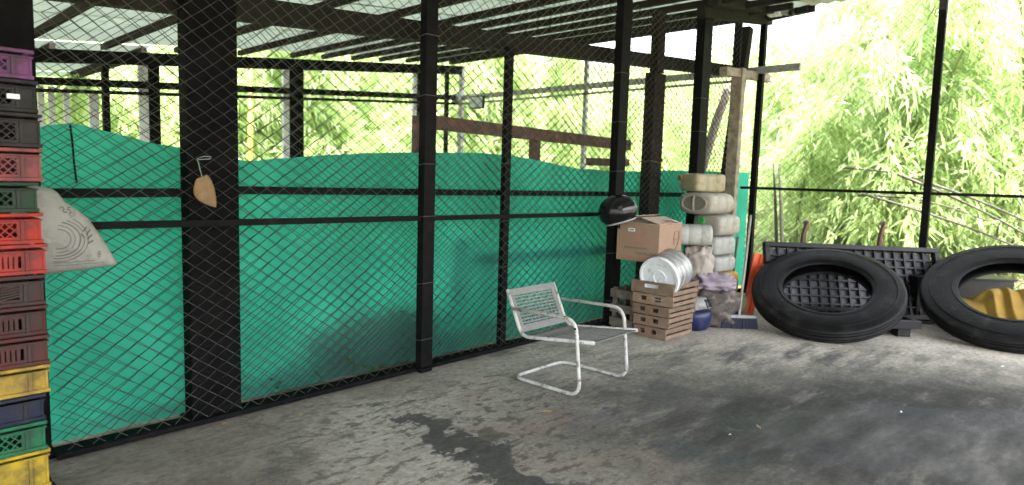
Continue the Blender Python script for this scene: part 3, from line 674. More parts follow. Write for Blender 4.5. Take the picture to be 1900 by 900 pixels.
t = thing('grain_sack', 'dirty white printed sack bulging out between the crates and the mesh', 'sack', gy(120, 505, SY))
sk = mb.build('bag', 'sack', t, smooth=True)
# flat print on the sack
import bisect
cen2 = [ (p - cen) for p in out_w ]; angs = [math.atan2(d.z, d.x) for d in cen2]
def on_sack(px, py, lift=.0022):
    q = gy(px, py, SY); d = q - cen; an = math.atan2(d.z, d.x); best = None
    for k in range(nk):
        a, b = out_w[k] - cen, out_w[(k + 1) % nk] - cen
        den = (b.x - a.x) * d.z - (b.z - a.z) * d.x
        if abs(den) < 1e-9: continue
        # d * s = a + (b-a) * u
        u_ = (a.z * d.x - a.x * d.z) / ((b.x - a.x) * d.z - (b.z - a.z) * d.x)
        if -1e-6 <= u_ <= 1 + 1e-6:
            h_ = a + (b - a) * u_
            if h_.dot(d) > 0: best = d.length / h_.length
    v = min(.995, best or .5); q.y = sack_y(q, v) - lift; return q
pr = MB()
def stroke(pts, wpx):
    L_ = []; R_ = []
    for i, (x, y) in enumerate(pts):
        x0, y0 = pts[max(0, i - 1)]; x1, y1 = pts[min(len(pts) - 1, i + 1)]; dx, dy = x1 - x0, y1 - y0; l = math.hypot(dx, dy) or 1; ox, oy = -dy / l * wpx / 2, dx / l * wpx / 2
        L_.append(on_sack(x + ox, y + oy)); R_.append(on_sack(x - ox, y - oy))
    pr.grid([L_, R_])
def ell(cx, cy, a, b, a0, a1, n=22): return [(cx + a * math.cos(R(a0 + (a1 - a0) * i / n)), cy + b * math.sin(R(a0 + (a1 - a0) * i / n))) for i in range(n + 1)]
for (a, b, w_, rng_) in ((24, 18, 1.6, (-95, 100)), (32, 25, 1.3, (-90, 40)), (32, 25, 1.3, (55, 95)), (42, 31, 2.0, (-80, 95)), (50, 36, 1.4, (-70, -20)), (50, 36, 1.6, (0, 98)), (57, 42, 1.6, (-60, 98))):
    stroke(ell(102, 442, a, b, *rng_), w_)
for (x, y, dx, dy) in ((150, 428, 6, -8), (155, 434, 9, -9), (157, 442, 10, -8), (158, 450, 11, -5), (152, 440, -7, -8)): stroke([(x, y), (x + dx * .5, y + dy * .5), (x + dx, y + dy)], 3.2)
for (yy, x0, x1) in ((487, 95, 172), (492, 95, 190)): stroke([(x0 + (x1 - x0) * i / 8, yy - (x0 + (x1 - x0) * i / 8 - 95) * .07) for i in range(9)], .9)
# the number 25
stroke([(107, 386), (110, 383), (114, 384), (115, 388), (112, 391), (116, 393), (121, 392)], 2.2)
stroke([(128, 385), (123, 384), (121, 388), (126, 389), (128, 393), (124, 396)], 2.0)
for k in range(3): stroke([(122 + 2 * k, 397 + 3 * k), (136 + k, 391 + 3.2 * k)], 1.0)
stroke(ell(180, 467, 2.6, 2.4, 0, 360, 10), 1.4); stroke(ell(180, 473, 2.6, 2.4, 0, 360, 10), 1.4)
pr.build('print', 'sack_ink', sk)

# ------------------------------------------------------------------ cantilever chair
ch = thing('cantilever_chair', 'white tubular cantilever armchair with grey woven metal seat', 'chair', (2.282, -1.152, 0), rot=(0, 0, -1.544))
W2 = .285
def cl(name, mb, m_, par=None, **k): return mb.build(name, m_, par or ch, world=False, **k)
tr = .0125
# one bent tube: arm - leg - skid - cross - skid - leg - arm
pts = [(-.60, -W2, .497), (-.055, -W2, .510), (.0, -W2, .0135), (-.575, -W2, .0135), (-.575, W2, .0135), (.0, W2, .0135), (-.055, W2, .510), (-.60, W2, .497)]
MBf = MB().tube(fillet(pts, .10, 8), tr, 12); cl('tube_frame', MBf, 'white_paint', smooth=True)
# seat and back frame
bt, bb_, sf = Vector((-.675, 0, .615)), Vector((-.525, 0, .305)), Vector((.075, 0, .375))
Ws = .262
for s_ in (-1, 1):
    o_ = Vector((0, s_ * Ws, 0)); cl('side_frame', MB().tube(fillet([bt + o_, bb_ + o_, sf + o_], .07, 7), .0125, 10), 'white_paint', smooth=True)
def strip(p, q, wv, th=.004):
    p = Vector(p); q = Vector(q); wv = Vector(wv); nv = (q - p).cross(wv).normalized() * th / 2
    return MB().hexa([p - wv - nv, q - wv - nv, q + wv - nv, p + wv - nv, p - wv + nv, q - wv + nv, q + wv + nv, p + wv + nv])
def panel(root, p_lo, p_hi, nslat, ncross, name_s, name_c, edge):
    d = (p_hi - p_lo); ln = d.length; d.normalize(); nrm_ = d.cross(Vector((0, 1, 0))).normalized()
    for e in (0, 1):
        c_ = p_lo + d * (edge / 2 + e * (ln - edge)); cl('edge_plate', strip(c_ - Vector((0, Ws - .012, 0)), c_ + Vector((0, Ws - .012, 0)), d * (edge / 2), .005), 'strap', bevel=.001)
    for s_ in (-1, 1):
        a = p_lo + d * (edge + .001) + Vector((0, s_ * (Ws - .032), 0)); b = p_hi - d * (edge + .001) + Vector((0, s_ * (Ws - .032), 0)); cl('edge_plate', strip(a, b, Vector((0, .02, 0)), .005), 'strap', bevel=.001)
    L0 = edge + .002; L1 = ln - edge - .002
    for k in range(nslat):
        c_ = p_lo + d * (L0 + (L1 - L0) * (k + .5) / nslat); hw = (L1 - L0) / nslat * .20
        cl(name_s, strip(c_ - Vector((0, Ws - .053, 0)), c_ + Vector((0, Ws - .053, 0)), d * hw, .003), 'strap')
    for k in range(ncross):
        yy = -(Ws - .06) + 2 * (Ws - .06) * (k + .5) / ncross
        a = p_lo + d * L0 + Vector((0, yy, 0)); b = p_hi - d * L0 + Vector((0, yy, 0)); npt = nslat * 2
        mb = MB(); rows = [[], []]
        for i in range(npt + 1):
            t_ = i / npt; off = nrm_ * (.0042 * math.sin(math.pi * (t_ * nslat) + (math.pi if k % 2 else 0)))
            for r_, sg in ((0, -1), (1, 1)): rows[r_].append(a.lerp(b, t_) + off + Vector((0, sg * .0048, 0)))
        mb.grid(rows); cl(name_c, mb, 'strap')
dn = (bb_ - bt).normalized()
panel(ch, bb_ + (bt - bb_) * .08, bt, 9, 10, 'slat', 'cross_slat', .05)
panel(ch, bb_ + (sf - bb_) * .06, sf, 15, 5, 'slat', 'cross_slat', .035)
for s_ in (-1, 1): cl('bolt', MB().tube([(-.05, s_ * (W2 + .010), .45), (-.05, s_ * (W2 + .016), .45)], .008, 8), 'black_steel')

# ------------------------------------------------------------------ tyres
def tyre(label, cpx, cpy_contact, rad, incl, yaw_off=0.0, wt=.30, roll_=0.0):
    cont = gz(cpx, cpy_contact); los = (cont - CAM); yaw = math.atan2(los.y, los.x) - math.pi / 2 + yaw_off
    Mr = Matrix.Rotation(yaw, 4, 'Z') @ Matrix.Rotation(roll_, 4, 'Y') @ Matrix.Rotation(incl, 4, 'X')
    hw = wt / 2
    prof = [(.585, -hw * .60), (.57, -hw * .72), (.59, -hw * .86), (.64, -hw * .97), (.72, -hw * 1.04), (.82, -hw * 1.02), (.90, -hw * .92), (.955, -hw * .80)]
    full = [(r * rad, z) for r, z in prof]
    tread = [(.985, -.66), (.998, -.45), (.998, -.40), (.975, -.385), (.975, -.335), (1, -.32), (1, -.1), (.975, -.085), (.975, -.035), (1.002, -.02), (1.002, .02), (.975, .035), (.975, .085), (1, .1), (1, .32), (.975, .335), (.975, .385), (.998, .40), (.998, .45), (.985, .66)]
    full += [(r * rad, z * hw * 1.15) for r, z in tread]
    full += [(r * rad, -z) for r, z in reversed(prof)]
    inner = [(.62, hw * .5), (.68, hw * .80), (.80, hw * .84), (.90, hw * .70), (.935, hw * .4), (.94, 0), (.935, -hw * .4), (.90, -hw * .70), (.80, -hw * .84), (.68, -hw * .80), (.62, -hw * .5)]
    full += [(r * rad, z) for r, z in inner]
    lowest = min((Mr @ Vector((r * math.cos(a), r * math.sin(a), z))).z for r, z in full for a in [R(k * 5) for k in range(72)])
    pts_ = [(Mr @ Vector((r * math.cos(a), r * math.sin(a), z))) for r, z in full for a in [R(k * 5) for k in range(72)]]
    lo = min(pts_, key=lambda p: p.z)
    t = thing('tyre', label, 'tyre', cont)
    ctr = Vector((-lo.x, -lo.y, -lowest + .001))
    M = Matrix.Translation(ctr) @ Mr
    MB().lathe(full, 72, M, closed=True).build('carcass', 'rubber', t, smooth=True, world=False)
    mb = MB()
    for r_ in (.64, .885): mb.lathe([((r_ - .006) * rad, hw * (1.0 if r_ > .8 else .985)), ((r_) * rad, hw * (1.0 if r_ > .8 else .985) + .006), ((r_ + .006) * rad, hw * (1.0 if r_ > .8 else .985))], 72, M, caps=False)
    mb.build('sidewall_ridge', 'rubber', t, smooth=True, world=False, kind='stuff')
    return t, cont + ctr, Mr
ty1, c1, M1 = tyre('big black tyre leaning back on the black grid pallet', 1527, 636, .68, R(29), 0, .165, -.02)
ty2, c2, M2 = tyre('big black tyre with folded ochre cloth inside its opening', 1868, 654, .755, R(31), -.02, .165, -.02)

# pallet standing behind the first tyre
def grid_pallet(label, o_, ex, ey, W_, H_, nx, ny, th=.13):
    ex = Vector(ex).normalized(); ey = Vector(ey).normalized(); ez = ex.cross(ey); o_ = Vector(o_)
    t = thing('plastic_pallet', label, 'pallet', o_)
    def pb_(x0, x1, y0, y1, z0, z1): return [o_ + ex * x + ey * y + ez * z for z in (z0, z1) for x, y in ((x0, y0), (x1, y0), (x1, y1), (x0, y1))]
    fr = MB()
    for a in ((0, W_, 0, .05), (0, W_, H_ - .05, H_), (0, .05, .051, H_ - .051), (W_ - .05, W_, .051, H_ - .051)): fr.hexa(pb_(*a, 0, th * .6))
    fr.build('frame', 'black_plastic', t, bevel=.004)
    for i in range(1, nx): x = .05 + (W_ - .1) * i / nx; MB().hexa(pb_(x - .009, x + .009, .051, H_ - .051, .004, .045)).build('rib', 'black_plastic', t)
    for j in range(1, ny): y = .05 + (H_ - .1) * j / ny; MB().hexa(pb_(.051, W_ - .051, y - .009, y + .009, .001, .040)).build('rib', 'black_plastic', t)
    MB().hexa(pb_(.051, W_ - .051, .051, H_ - .051, -.012, -.002)).build('deck', 'pallet_deck', t)
    for x in (.06, W_ / 2 - .06, W_ - .18):
        for y in (.06, H_ / 2 - .06, H_ - .18): MB().hexa(pb_(x, x + .12, y, y + .12, -th * .7, -.013)).build('foot', 'black_plastic', t, bevel=.004)
    return t
pt_l, pt_r = gd(1414, 451, 6.98), gd(1733, 464, 6.98)
ex = (pt_r - pt_l); W_ = ex.length; ex.normalize(); ey = (Vector((0, 0, 1)) * .93 + CF * .36).normalized(); ey = (ey - ex * ey.dot(ex)).normalized()
zt_ = min(pt_l.z, pt_r.z); Hh = zt_ / ey.z - .03
grid_pallet('black plastic grid pallet standing on edge behind the tyre', pt_l - ey * Hh, ex, ey, W_, Hh, 17, 8)
# flat pallet under the first tyre
fp = gz(1708, 629); exf = -CR; eyf = CF.copy()
grid_pallet('low black plastic pallet lying flat beneath the leaning tyre', fp + Vector((0, 0, .092)), CR, CF, 1.0, .62, 10, 6, .13).location += Vector(-CR * 1.0)

# trolley frame behind the pallet, two bent handles
t = thing('trolley_frame', 'rusty chromed trolley frame whose two bent handles rise above the pallet', 'trolley', gd(1565, 590, 7.35))
hs = []
for (pxl, pyt) in ((1497, 412), (1640, 414)):
    p = gd(pxl, pyt, 7.25); f0 = Vector((p.x, p.y, 0)) - CR * .10
    f0 = Vector((p.x, p.y, 0)) - CR * .05; q = fillet([f0, p - Vector((0, 0, .16)) - CR * .03, p + CR * .01, p + CF * .09 + CR * .02 - Vector((0, 0, .01))], .09, 6); hs.append(f0)
    MB().tube(q, .027, 12).build('handle_tube', 'rust_chrome', t, smooth=True)
for z in (.12, .45): MB().tube([hs[0] + Vector((0, 0, z)), hs[1] + Vector((0, 0, z))], .016, 8).build('crossbar', 'rust_chrome', t, smooth=True)
for h_ in hs: MB().tube([h_ + Vector((0, 0, .02)), h_ + CF * .35 + Vector((0, 0, .02))], .016, 8).build('foot_tube', 'rust_chrome', t, smooth=True)

# ochre cloth inside second tyre
def lump(ctr, rx, ry, rz, seed, amp=.25, fr=3.0, n=28, floor=None, rot=0.0, crease=.0):
    mb = MB(); P = []
    for i in range(n + 1):
        th = math.pi * i / n; row = []
        for j in range(2 * n + 1):
            ph = 2 * math.pi * (j % (2 * n)) / (2 * n); d = Vector((math.sin(th) * math.cos(ph), math.sin(th) * math.sin(ph), math.cos(th)))
            k = 1 + amp * mnoise.noise(d * fr + Vector((seed, seed * 2, 0))) + amp * .5 * mnoise.noise(d * fr * 2.3 + Vector((seed, 0, 5)))
            if crease: k -= crease * max(0, 1 - abs(mnoise.noise(d * fr * .9 + Vector((0, seed, 3)))) * 7)
            sg = lambda v: math.copysign(abs(v) ** .8, v)
            v = Vector((sg(d.x) * rx * k, sg(d.y) * ry * k, sg(d.z) * rz * k)); v.rotate(Euler((0, 0, rot))); p = Vector(ctr) + v
            if floor is not None: p.z = max(floor, p.z)
            row.append(p)
        P.append(row)
    return mb.grid(P)
yaw_c = math.atan2(CR.y, CR.x)
los2 = Vector((c2.x - CAM.x, c2.y - CAM.y, 0)).normalized(); lat2 = Vector((los2.y, -los2.x, 0)); oc = c2 + los2 * .06; oc.z = 0
P = []; nu_, nv_ = 96, 44
for i in range(nu_ + 1):
    row = []
    for j in range(nv_ + 1):
        u_ = i / nu_ * 2 - 1; v_ = j / nv_
        q = (u_ * 2.3 + v_ * 1.9 + .5 * mnoise.noise(Vector((u_ * 1.5, v_ * 1.5, 3)))); tri = abs(q - math.floor(q) - .5) * 2
        wv = .11 * (tri - .5) + .03 * mnoise.noise(Vector((u_ * 4, v_ * 4, 7)))
        top = .46 + .05 * mnoise.noise(Vector((u_ * 2.0, 0, 5))) - .14 * u_ * u_
        zz = .004 + top * math.sin(v_ * math.pi * .62) / math.sin(math.pi * .5) * (1 if v_ < .81 else .97); dd_ = -.30 + .60 * v_ - wv * .8
        row.append(oc + lat2 * (u_ * .44 * (1 - .1 * v_ * v_)) + los2 * dd_ + Vector((0, 0, max(.004, zz + wv * .35 * v_))))
    P.append(row)
oo = MB().grid(P).build('folded_cloth', 'ochre', smooth=True); sm = oo.modifiers.new('thick', 'SOLIDIFY'); sm.thickness = .012
tag(oo, 'creased ochre yellow sheet folded inside the opening of the tyre', 'cloth')
bn = c2 + CF * .82
t = thing('plastic_bin', 'low dark plastic bin propping up the tyre with ochre cloth', 'bin', (bn.x, bn.y, 0), rot=(0, 0, yaw_c))
mb = MB(); mb.box(-.5, .5, -.18, .18, 0, .03)
for a in ((-.5, .5, -.18, -.16), (-.5, .5, .16, .18), (-.5, -.48, -.159, .159), (.48, .5, -.159, .159)): mb.box(*a, .031, .48)
mb.build('body', 'black_plastic', t, world=False, bevel=.004); MB().box(-.52, .52, -.2, .2, .481, .5).build('lid', 'black_plastic', t, world=False, bevel=.004)

# orange plastic board
t = thing('orange_board', 'orange plastic board leaning beside the upright black pallet', 'board', gz(1393, 582))
a0, a1 = gd(1391, 575, 6.55), gd(1409, 471, 6.95); a0 = gz(1387, 583)
MB().bar(a0 + Vector((0, 0, .005)), a1, .12, .035, CF * -1).build('board', 'orange', t, bevel=.006)
MB().bar(a0.lerp(a1, .02) + CR * .02 - CF * .03 + Vector((0, 0, .02)), a0.lerp(a1, .98) + CR * .02 - CF * .03, .03, .03, CF * -1).build('stiffener', 'orange', t, bevel=.004)

# ------------------------------------------------------------------ wooden fruit crates
def fruit_crate(label, x0, y0, z0, Lx, Wy, h, style, yaw):
    t = thing('fruit_crate', label, 'crate', (x0 + Lx / 2, y0 + Wy / 2, z0), 'wooden fruit crates in one stack', rot=(0, 0, yaw))
    X, Y = Lx / 2, Wy / 2
    for k in range(4): MB().box(-X + .004, X - .004, -Y + .012 + k * (Wy - .024) / 4 + .004, -Y + .012 + (k + 1) * (Wy - .024) / 4 - .004, .006, .014).build('bottom_board', 'crate_wood', t, world=False)
    for sx in (-1, 1):
        xa, xb = (-X, -X + .012) if sx < 0 else (X - .012, X)
        zc = h * .60
        if style == 'slot':
            segs = [(-Y, Y, .004, h * .45), (-Y, -Y * .30, h * .45, h * .78), (Y * .38, Y, h * .45, h * .78), (-Y, Y, h * .78, h - .002)]
        else:
            segs = [(-Y, Y, .004, h * .36), (-Y, -Y * .42, h * .36, h * .74), (-Y * .12, Y * .30, h * .36, h * .74), (Y * .58, Y, h * .36, h * .74), (-Y, Y, h * .74, h - .002)]
        mb = MB()
        for (a, b, c, d) in segs: mb.box(xa, xb, a, b, c, d)
        mb.build('end_board', 'crate_wood', t, world=False)
        for sy in (-1, 1): MB().box((xb if sx < 0 else xa - .022) + .0005, (xb + .022 if sx < 0 else xa) - .0005, sy * (Y - .024) - .011, sy * (Y - .024) + .011, .015, h - .004).build('corner_block', 'crate_wood', t, world=False)
    for sy in (-1, 1):
        ya, yb = (-Y + .001, -Y + .011) if sy < 0 else (Y - .011, Y - .001)
        for (a, b) in ((.008, h * .40), (h * .56, h - .006)): MB().box(-X + .013, X - .013, ya, yb, a, b).build('side_slat', 'crate_wood', t, world=False)
    return t
zc = [0, .105, .205, .30, .40, .515]
labs = ['bottom wooden fruit crate of the stack, standing on the concrete', 'second wooden fruit crate from the floor in the stack', 'middle wooden fruit crate of the stack', 'fourth wooden fruit crate up, under the one holding the drum', 'top wooden fruit crate of the stack, holding the silver drum']
for k in range(5):
    e = .012 * k; fruit_crate(labs[k], 3.79 + random.uniform(-.015, .015), -.755 - e, zc[k], .46, .335 + 2 * e, zc[k + 1] - zc[k] - .002, 'slot' if k == 4 else 'two', random.uniform(-.035, .035))
# old grey crate against the fence
t = thing('old_crate', 'old grey slatted crate standing against the fence post', 'crate', (3.98, -.28, 0))
for sx in (3.84, 4.02, 4.20):
    for yy in (-.36, -.16): MB().box(sx - .02, sx + .02, yy - .015, yy + .015, 0, .40).build('upright', 'crate_wood_old', t)
for z in (.04, .17, .31):
    MB().box(3.82, 4.22, -.393, -.376, z, z + .075).build('slat', 'crate_wood_old', t); MB().box(3.82, 4.22, -.144, -.127, z, z + .075).build('slat', 'crate_wood_old', t)
    MB().box(3.803, 3.819, -.39, -.13, z, z + .075).build('slat', 'crate_wood_old', t)

# ------------------------------------------------------------------ silver drum with white lid
fc = gd(1224, 515, 5.70); axd = (CR * .58 + CF * .66 + UP * .22).normalized()
t = thing('tin_drum', 'silver tin drum with white lid lying tilted in the top fruit crate', 'drum', fc)
zq = axd; xq = zq.cross(UP).normalized(); yq = zq.cross(xq); Mq = Matrix((xq, yq, zq)).transposed().to_4x4(); Mq.translation = Vector()
rd = .185
prof = [(rd * .98, .0), (rd, .02), (rd, .06), (rd * 1.03, .068), (rd, .076), (rd, .12), (rd * 1.03, .128), (rd, .136), (rd, .20), (rd * 1.03, .208), (rd, .216), (rd, .25), (rd * 1.03, .256), (rd * .97, .27)]
MB().lathe(prof, 40, Mq).build('body', 'silver', t, smooth=True, world=False)
MB().lathe([(0, -.006), (rd * .28, -.006), (rd * .30, -.014), (rd * .36, -.014), (rd * .38, -.006), (rd * .90, -.006), (rd * .93, -.022), (rd * 1.03, -.022), (rd * 1.04, .012), (rd * .99, .012)], 40, Mq).build('lid', 'lid_white', t, smooth=False, world=False)
MB().tube([Mq @ Vector((rd * 1.02, 0, .10))] + [Mq @ Vector((rd * 1.05 * math.cos(a), rd * 1.05 * math.sin(a), .10 - .16 * math.sin(a))) for a in np.linspace(.2, math.pi - .2, 12)] + [Mq @ Vector((-rd * 1.02, 0, .10))], .005, 6).build('handle', 'silver', t, world=False)

# ------------------------------------------------------------------ cardboard box
bx0, bx1, by0, by1, bz0, bz1 = 3.86, 4.30, -.58, -.14, .668, 1.015
t = thing('cardboard_box', 'open cardboard box with handwriting balanced on the silver drum', 'box', (4.07, -.36, .668), rot=(0, 0, R(2)))
O = Vector((4.07, -.36, .668)); th = .006
bw, bd, bh = (bx1 - bx0) / 2, (by1 - by0) / 2, bz1 - bz0
mb = MB(); mb.box(-bw, bw, -bd, bd, 0, th)
mb.box(-bw, -bw + th, -bd, bd, th + .0005, bh); mb.box(bw - th, bw, -bd, bd, th + .0005, bh); mb.box(-bw + th, bw - th, -bd, -bd + th, th + .0005, bh); mb.box(-bw + th, bw - th, bd - th, bd, th + .0005, bh)
bxo = mb.build('carton', 'cardboard', t, world=False, bevel=.002)
def flap(p0, p1, out, ln): # hinge p0-p1
    p0 = Vector(p0); p1 = Vector(p1); o_ = Vector(out).normalized() * ln; n_ = (p1 - p0).cross(o_).normalized() * .0025
    return MB().hexa([p0 - n_, p1 - n_, p1 + o_ - n_, p0 + o_ - n_, p0 + n_, p1 + n_, p1 + o_ + n_, p0 + o_ + n_])
flap((-bw, -bd, bh + .004), (-bw, bd, bh + .004), (1, 0, .10), bw * .95).build('flap', 'cardboard_pale', t, world=False)
flap((bw, bd, bh + .004), (bw, -bd, bh + .004), (-1, 0, .16), bw * .95).build('flap', 'cardboard_pale', t, world=False)
flap((bw, -bd, bh + .005), (-bw, -bd, bh + .005), (0, 1, .28), bd * .9).build('flap', 'cardboard_pale', t, world=False)
flap((-bw, bd, bh + .005), (bw, bd, bh + .005), (0, -1, .36), bd * .9).build('flap', 'cardboard_pale', t, world=False)
def scrawl(y, z, wlen, amp, seed, n=40, lw=.007):
    rr = random.Random(seed); mb = MB(); a = []; b = []
    for i in range(n + 1):
        u_ = i / n; zz = z + amp * math.sin(u_ * n * 1.35 + rr.random()) * rr.uniform(.3, 1); yy = y - wlen * u_ + rr.uniform(-.003, .003)
        a.append((-bw - .0015, yy, zz)); b.append((-bw - .0015, yy - .001, zz + lw))
        if rr.random() < .12 and len(a) > 2: mb.grid([a, b]); a = []; b = []
    if len(a) > 1: mb.grid([a, b])
    return mb
mb = scrawl(.14, .120, .24, .011, 3); mk = mb; s2 = scrawl(.02, .072, .22, .014, 5); mk.add(s2.v, s2.f); mk.build('handwriting', 'ink_black', bxo, world=False)
mb = MB()
for k, z in enumerate((.035, .018)): mb.box(-bw - .0012, -bw - .0004, -.17, .17, z, z + .006)
for k in range(4): mb.box(-bw - .0012, -bw - .0004, -.12, .15, .16 + k * .022, .163 + k * .022)
mb.build('faded_print', 'ink_red', bxo, world=False)
mb = MB(); mb.box(-bw - .0012, -bw - .0004, .03, .10, bh - .075, bh - .045); mb.build('sticker', 'paper', bxo, world=False)
mb = MB(); mb.box(-bw - .002, -bw - .0013, .04, .09, bh - .068, bh - .052); mb.build('sticker_print', 'grey_plastic', bxo, world=False)
mb = MB()
def em(pts, lw): 
    a = [(x, -bd - .0012, z) for x, z in pts]; b = [(x + lw, -bd - .0012, z) for x, z in pts]; mb.grid([a, b])
em([(.06, .27), (.05, .22), (.055, .16), (.07, .15)], .016); em([(.14, .28), (.15, .21), (.12, .15), (.07, .10), (.03, .08)], .02); em([(.06, .27), (.10, .285), (.14, .275)], .012); em([(.06, .21), (.10, .20), (.14, .215)], .014); em([(-.06, .06), (-.055, .09)], .05)
mb.build('emblem', 'ink_brown', bxo, world=False)

# ------------------------------------------------------------------ jerrycans
def jug(label, ctr, L_, W_, H_, m_, sq=.55, cap='brown_cap', yaw=0.0, handle=True, cap_side=.5, tilt=0.0, group='jerrycans heaped at the corner'):
    """lying can: axis along local x, handle end facing -x"""
    t = thing('jerrycan', label, 'jerrycan', Vector(ctr) - Vector((0, 0, H_ / 2)), group, rot=(0, tilt, yaw))
    n = 32; P = []
    stations = [(-.5, .0), (-.5, .55), (-.495, .78), (-.475, .9), (-.44, .965), (-.38, 1), (-.2, 1), (-.19, .985), (-.17, .985), (-.16, 1), (.14, 1), (.15, .985), (.17, .985), (.18, 1), (.38, 1), (.44, .965), (.475, .9), (.495, .75), (.5, .5), (.5, 0)]
    for (sx, k) in stations:
        row = []
        for j in range(n + 1):
            a = 2 * math.pi * j / n; ca, sa = math.cos(a), math.sin(a)
            y = math.copysign(abs(ca) ** sq, ca) * W_ / 2 * k; z = math.copysign(abs(sa) ** sq, sa) * H_ / 2 * k
            wob = 1 + .02 * mnoise.noise(Vector((sx * 4 + ctr[0] * 7, y * 9, z * 9 + ctr[2] * 5)))
            row.append((sx * L_, y * wob, z * wob + H_ / 2))
        P.append(row)
    MB().grid(P).build('body', m_, t, smooth=True, world=False)
    if handle:
        hw = W_ * .36; hh = H_ * .36
        ringp = [(-L_ / 2 - .006, hw * math.cos(a), H_ / 2 + hh * math.sin(a)) for a in np.linspace(0, 2 * math.pi, 25)[:-1]]
        MB().lathe([(0, -.003), (.9, -.003), (.9, .003), (0, .003)], 28, Matrix.Translation((-L_ / 2 - .001, 0, H_ / 2)) @ Matrix.Rotation(R(90), 4, 'Y') @ Matrix.Diagonal((hh, hw, 1, 1))).build('recess', 'jug_recess', t, world=False)
        MB().tube(ringp, .011, 8, closed=True).build('handle_ring', m_, t, smooth=True, world=False)
        MB().tube([(-L_ / 2 - .002, 0, H_ / 2 - hh), (-L_ / 2 - .018, 0, H_ / 2 - hh * .5), (-L_ / 2 - .018, 0, H_ / 2 + hh * .5), (-L_ / 2 - .002, 0, H_ / 2 + hh)], .012, 8).build('handle', m_, t, smooth=True, world=False)
    if cap:
        cy = W_ * .30 * cap_side * 2; MB().tube([(-L_ / 2 + .004, cy, H_ * .72), (-L_ / 2 - .03, cy, H_ * .72)], min(.035, H_ * .16), 16).build('cap', cap, t, world=False)
    return t
def jug_at(px, z0, z1, dep): p = gd(px, 400, dep); return (p.x, p.y, (z0 + z1) / 2)
jug('flat cream jerrycan on top of the can pile', jug_at(1300, 1.315, 1.50, 6.72), .36, .32, .185, 'jug_cream', .28, 'brown_cap', handle=False, yaw=-.5, cap_side=.55)
jug('fat whitish jerrycan second from the top of the pile', jug_at(1310, 1.085, 1.312, 6.72), .44, .40, .227, 'jug_white', .62, None, yaw=-.12)
jug('whitish jerrycan with a bright green cap, third down the pile', jug_at(1331, .865, 1.083, 6.80), .40, .34, .218, 'jug_white', .5, 'green_cap', handle=False, cap_side=.25, yaw=-.1)
jug('greyish jerrycan with oval handle under the green capped one', jug_at(1326, .662, .863, 6.76), .40, .32, .20, 'jug_grey', .45, None, yaw=-.08)
jug('greyish jerrycan just above the yellowed can', jug_at(1328, .49, .660, 6.76), .40, .33, .17, 'jug_grey', .45, None, yaw=-.05)
jug('yellowed jerrycan near the bottom of the pile', jug_at(1336, .25, .488, 6.80), .38, .34, .236, 'jug_yellow', .35, 'brown_cap', handle=False, yaw=-.1)
jug('cream jerrycan at the very bottom of the pile on the floor', jug_at(1338, .004, .247, 6.80), .42, .38, .24, 'jug_cream', .4, 'brown_cap', handle=False, yaw=-.2)
jug('clear greyish jerrycan lying between the cardboard box and the pile', jug_at(1287, .80, 1.01, 6.25), .34, .30, .20, 'jug_grey', .6, None, handle=False, yaw=-.9)
p = gz(1356, 585); jug('pale cream jerrycan lying alone on the floor behind the broom', (p.x + .1, p.y + .1, .11), .36, .28, .22, 'jug_cream', .4, 'brown_cap', handle=False, yaw=-.7)

# ------------------------------------------------------------------ bags and odds and ends
p = gd(1293, 492, 6.35); tag(lump((p.x, p.y, .60), .15, .15, .21, 1.2, .25, 2.4, 26, rot=.3, crease=.14).build('cloth_bag', 'beige_cloth', smooth=True), 'beige woven bag stuffed between the drum and the jerrycans', 'bag')
p = gd(1320, 530, 6.25); tag(lump((p.x, p.y, .45), .22, .15, .085, 4.1, .35, 3.0, 26, rot=yaw_c, crease=.2).build('lilac_cloth', 'lilac', smooth=True), 'crumpled lilac cloth draped below the beige bag', 'cloth')
p = gd(1322, 558, 6.3); tag(lump((p.x, p.y, .21), .24, .17, .22, 6.5, .25, 2.6, 26, floor=.002, rot=yaw_c, crease=.15).build('rag_heap', 'dark_cloth', smooth=True), 'dark heap of rags under the lilac cloth', 'rags')
p = gd(1285, 560, 6.55); tag(lump((p.x, p.y, .22), .16, .16, .23, 8.5, .15, 2.2, 22, floor=.002, crease=.1).build('filled_sack', 'beige_cloth', smooth=True), 'beige filled sack standing behind the fruit crates', 'sack')
# navy bucket with grey slotted cover
p = gz(1296, 616); p = p + CF * .12
t = thing('round_bucket', 'round navy blue bucket with a grey slotted cover beside the fruit crates', 'bucket', (p.x, p.y, 0))
MB().lathe([(.085, 0.001), (.12, .02), (.145, .08), (.15, .14), (.145, .185), (.135, .19)], 32, Matrix.Translation((0, 0, 0))).build('bowl', 'navy', t, smooth=True, world=False)
Mg = Matrix.Translation((.0, .0, .18)) @ Matrix.Rotation(R(-14), 4, 'X')
MB().lathe([(.147, .012), (.14, .06), (.115, .11), (.06, .13), (0.0, .132)], 24, Mg).build('cover', 'grey_plastic', t, smooth=True, world=False)
f1 = (CR * .8 - CF * .6).normalized()
for k in range(4):
    an = math.atan2(f1.y, f1.x) + (-.33 + .22 * k); q0 = Mg @ Vector((.149 * math.cos(an), .149 * math.sin(an), .02)); q1 = Mg @ Vector((.128 * math.cos(an), .128 * math.sin(an), .098)); MB().bar(q0, q1, .014, .012, (q0 - Mg.translation)).build('slot', 'black_plastic', t, world=False)
MB().tube([Mg @ Vector((.05, 0, .12)), Mg @ Vector((.05, 0, .17)), Mg @ Vector((-.05, 0, .17)), Mg @ Vector((-.05, 0, .12))], .012, 8).build('grip', 'grey_plastic', t, world=False)
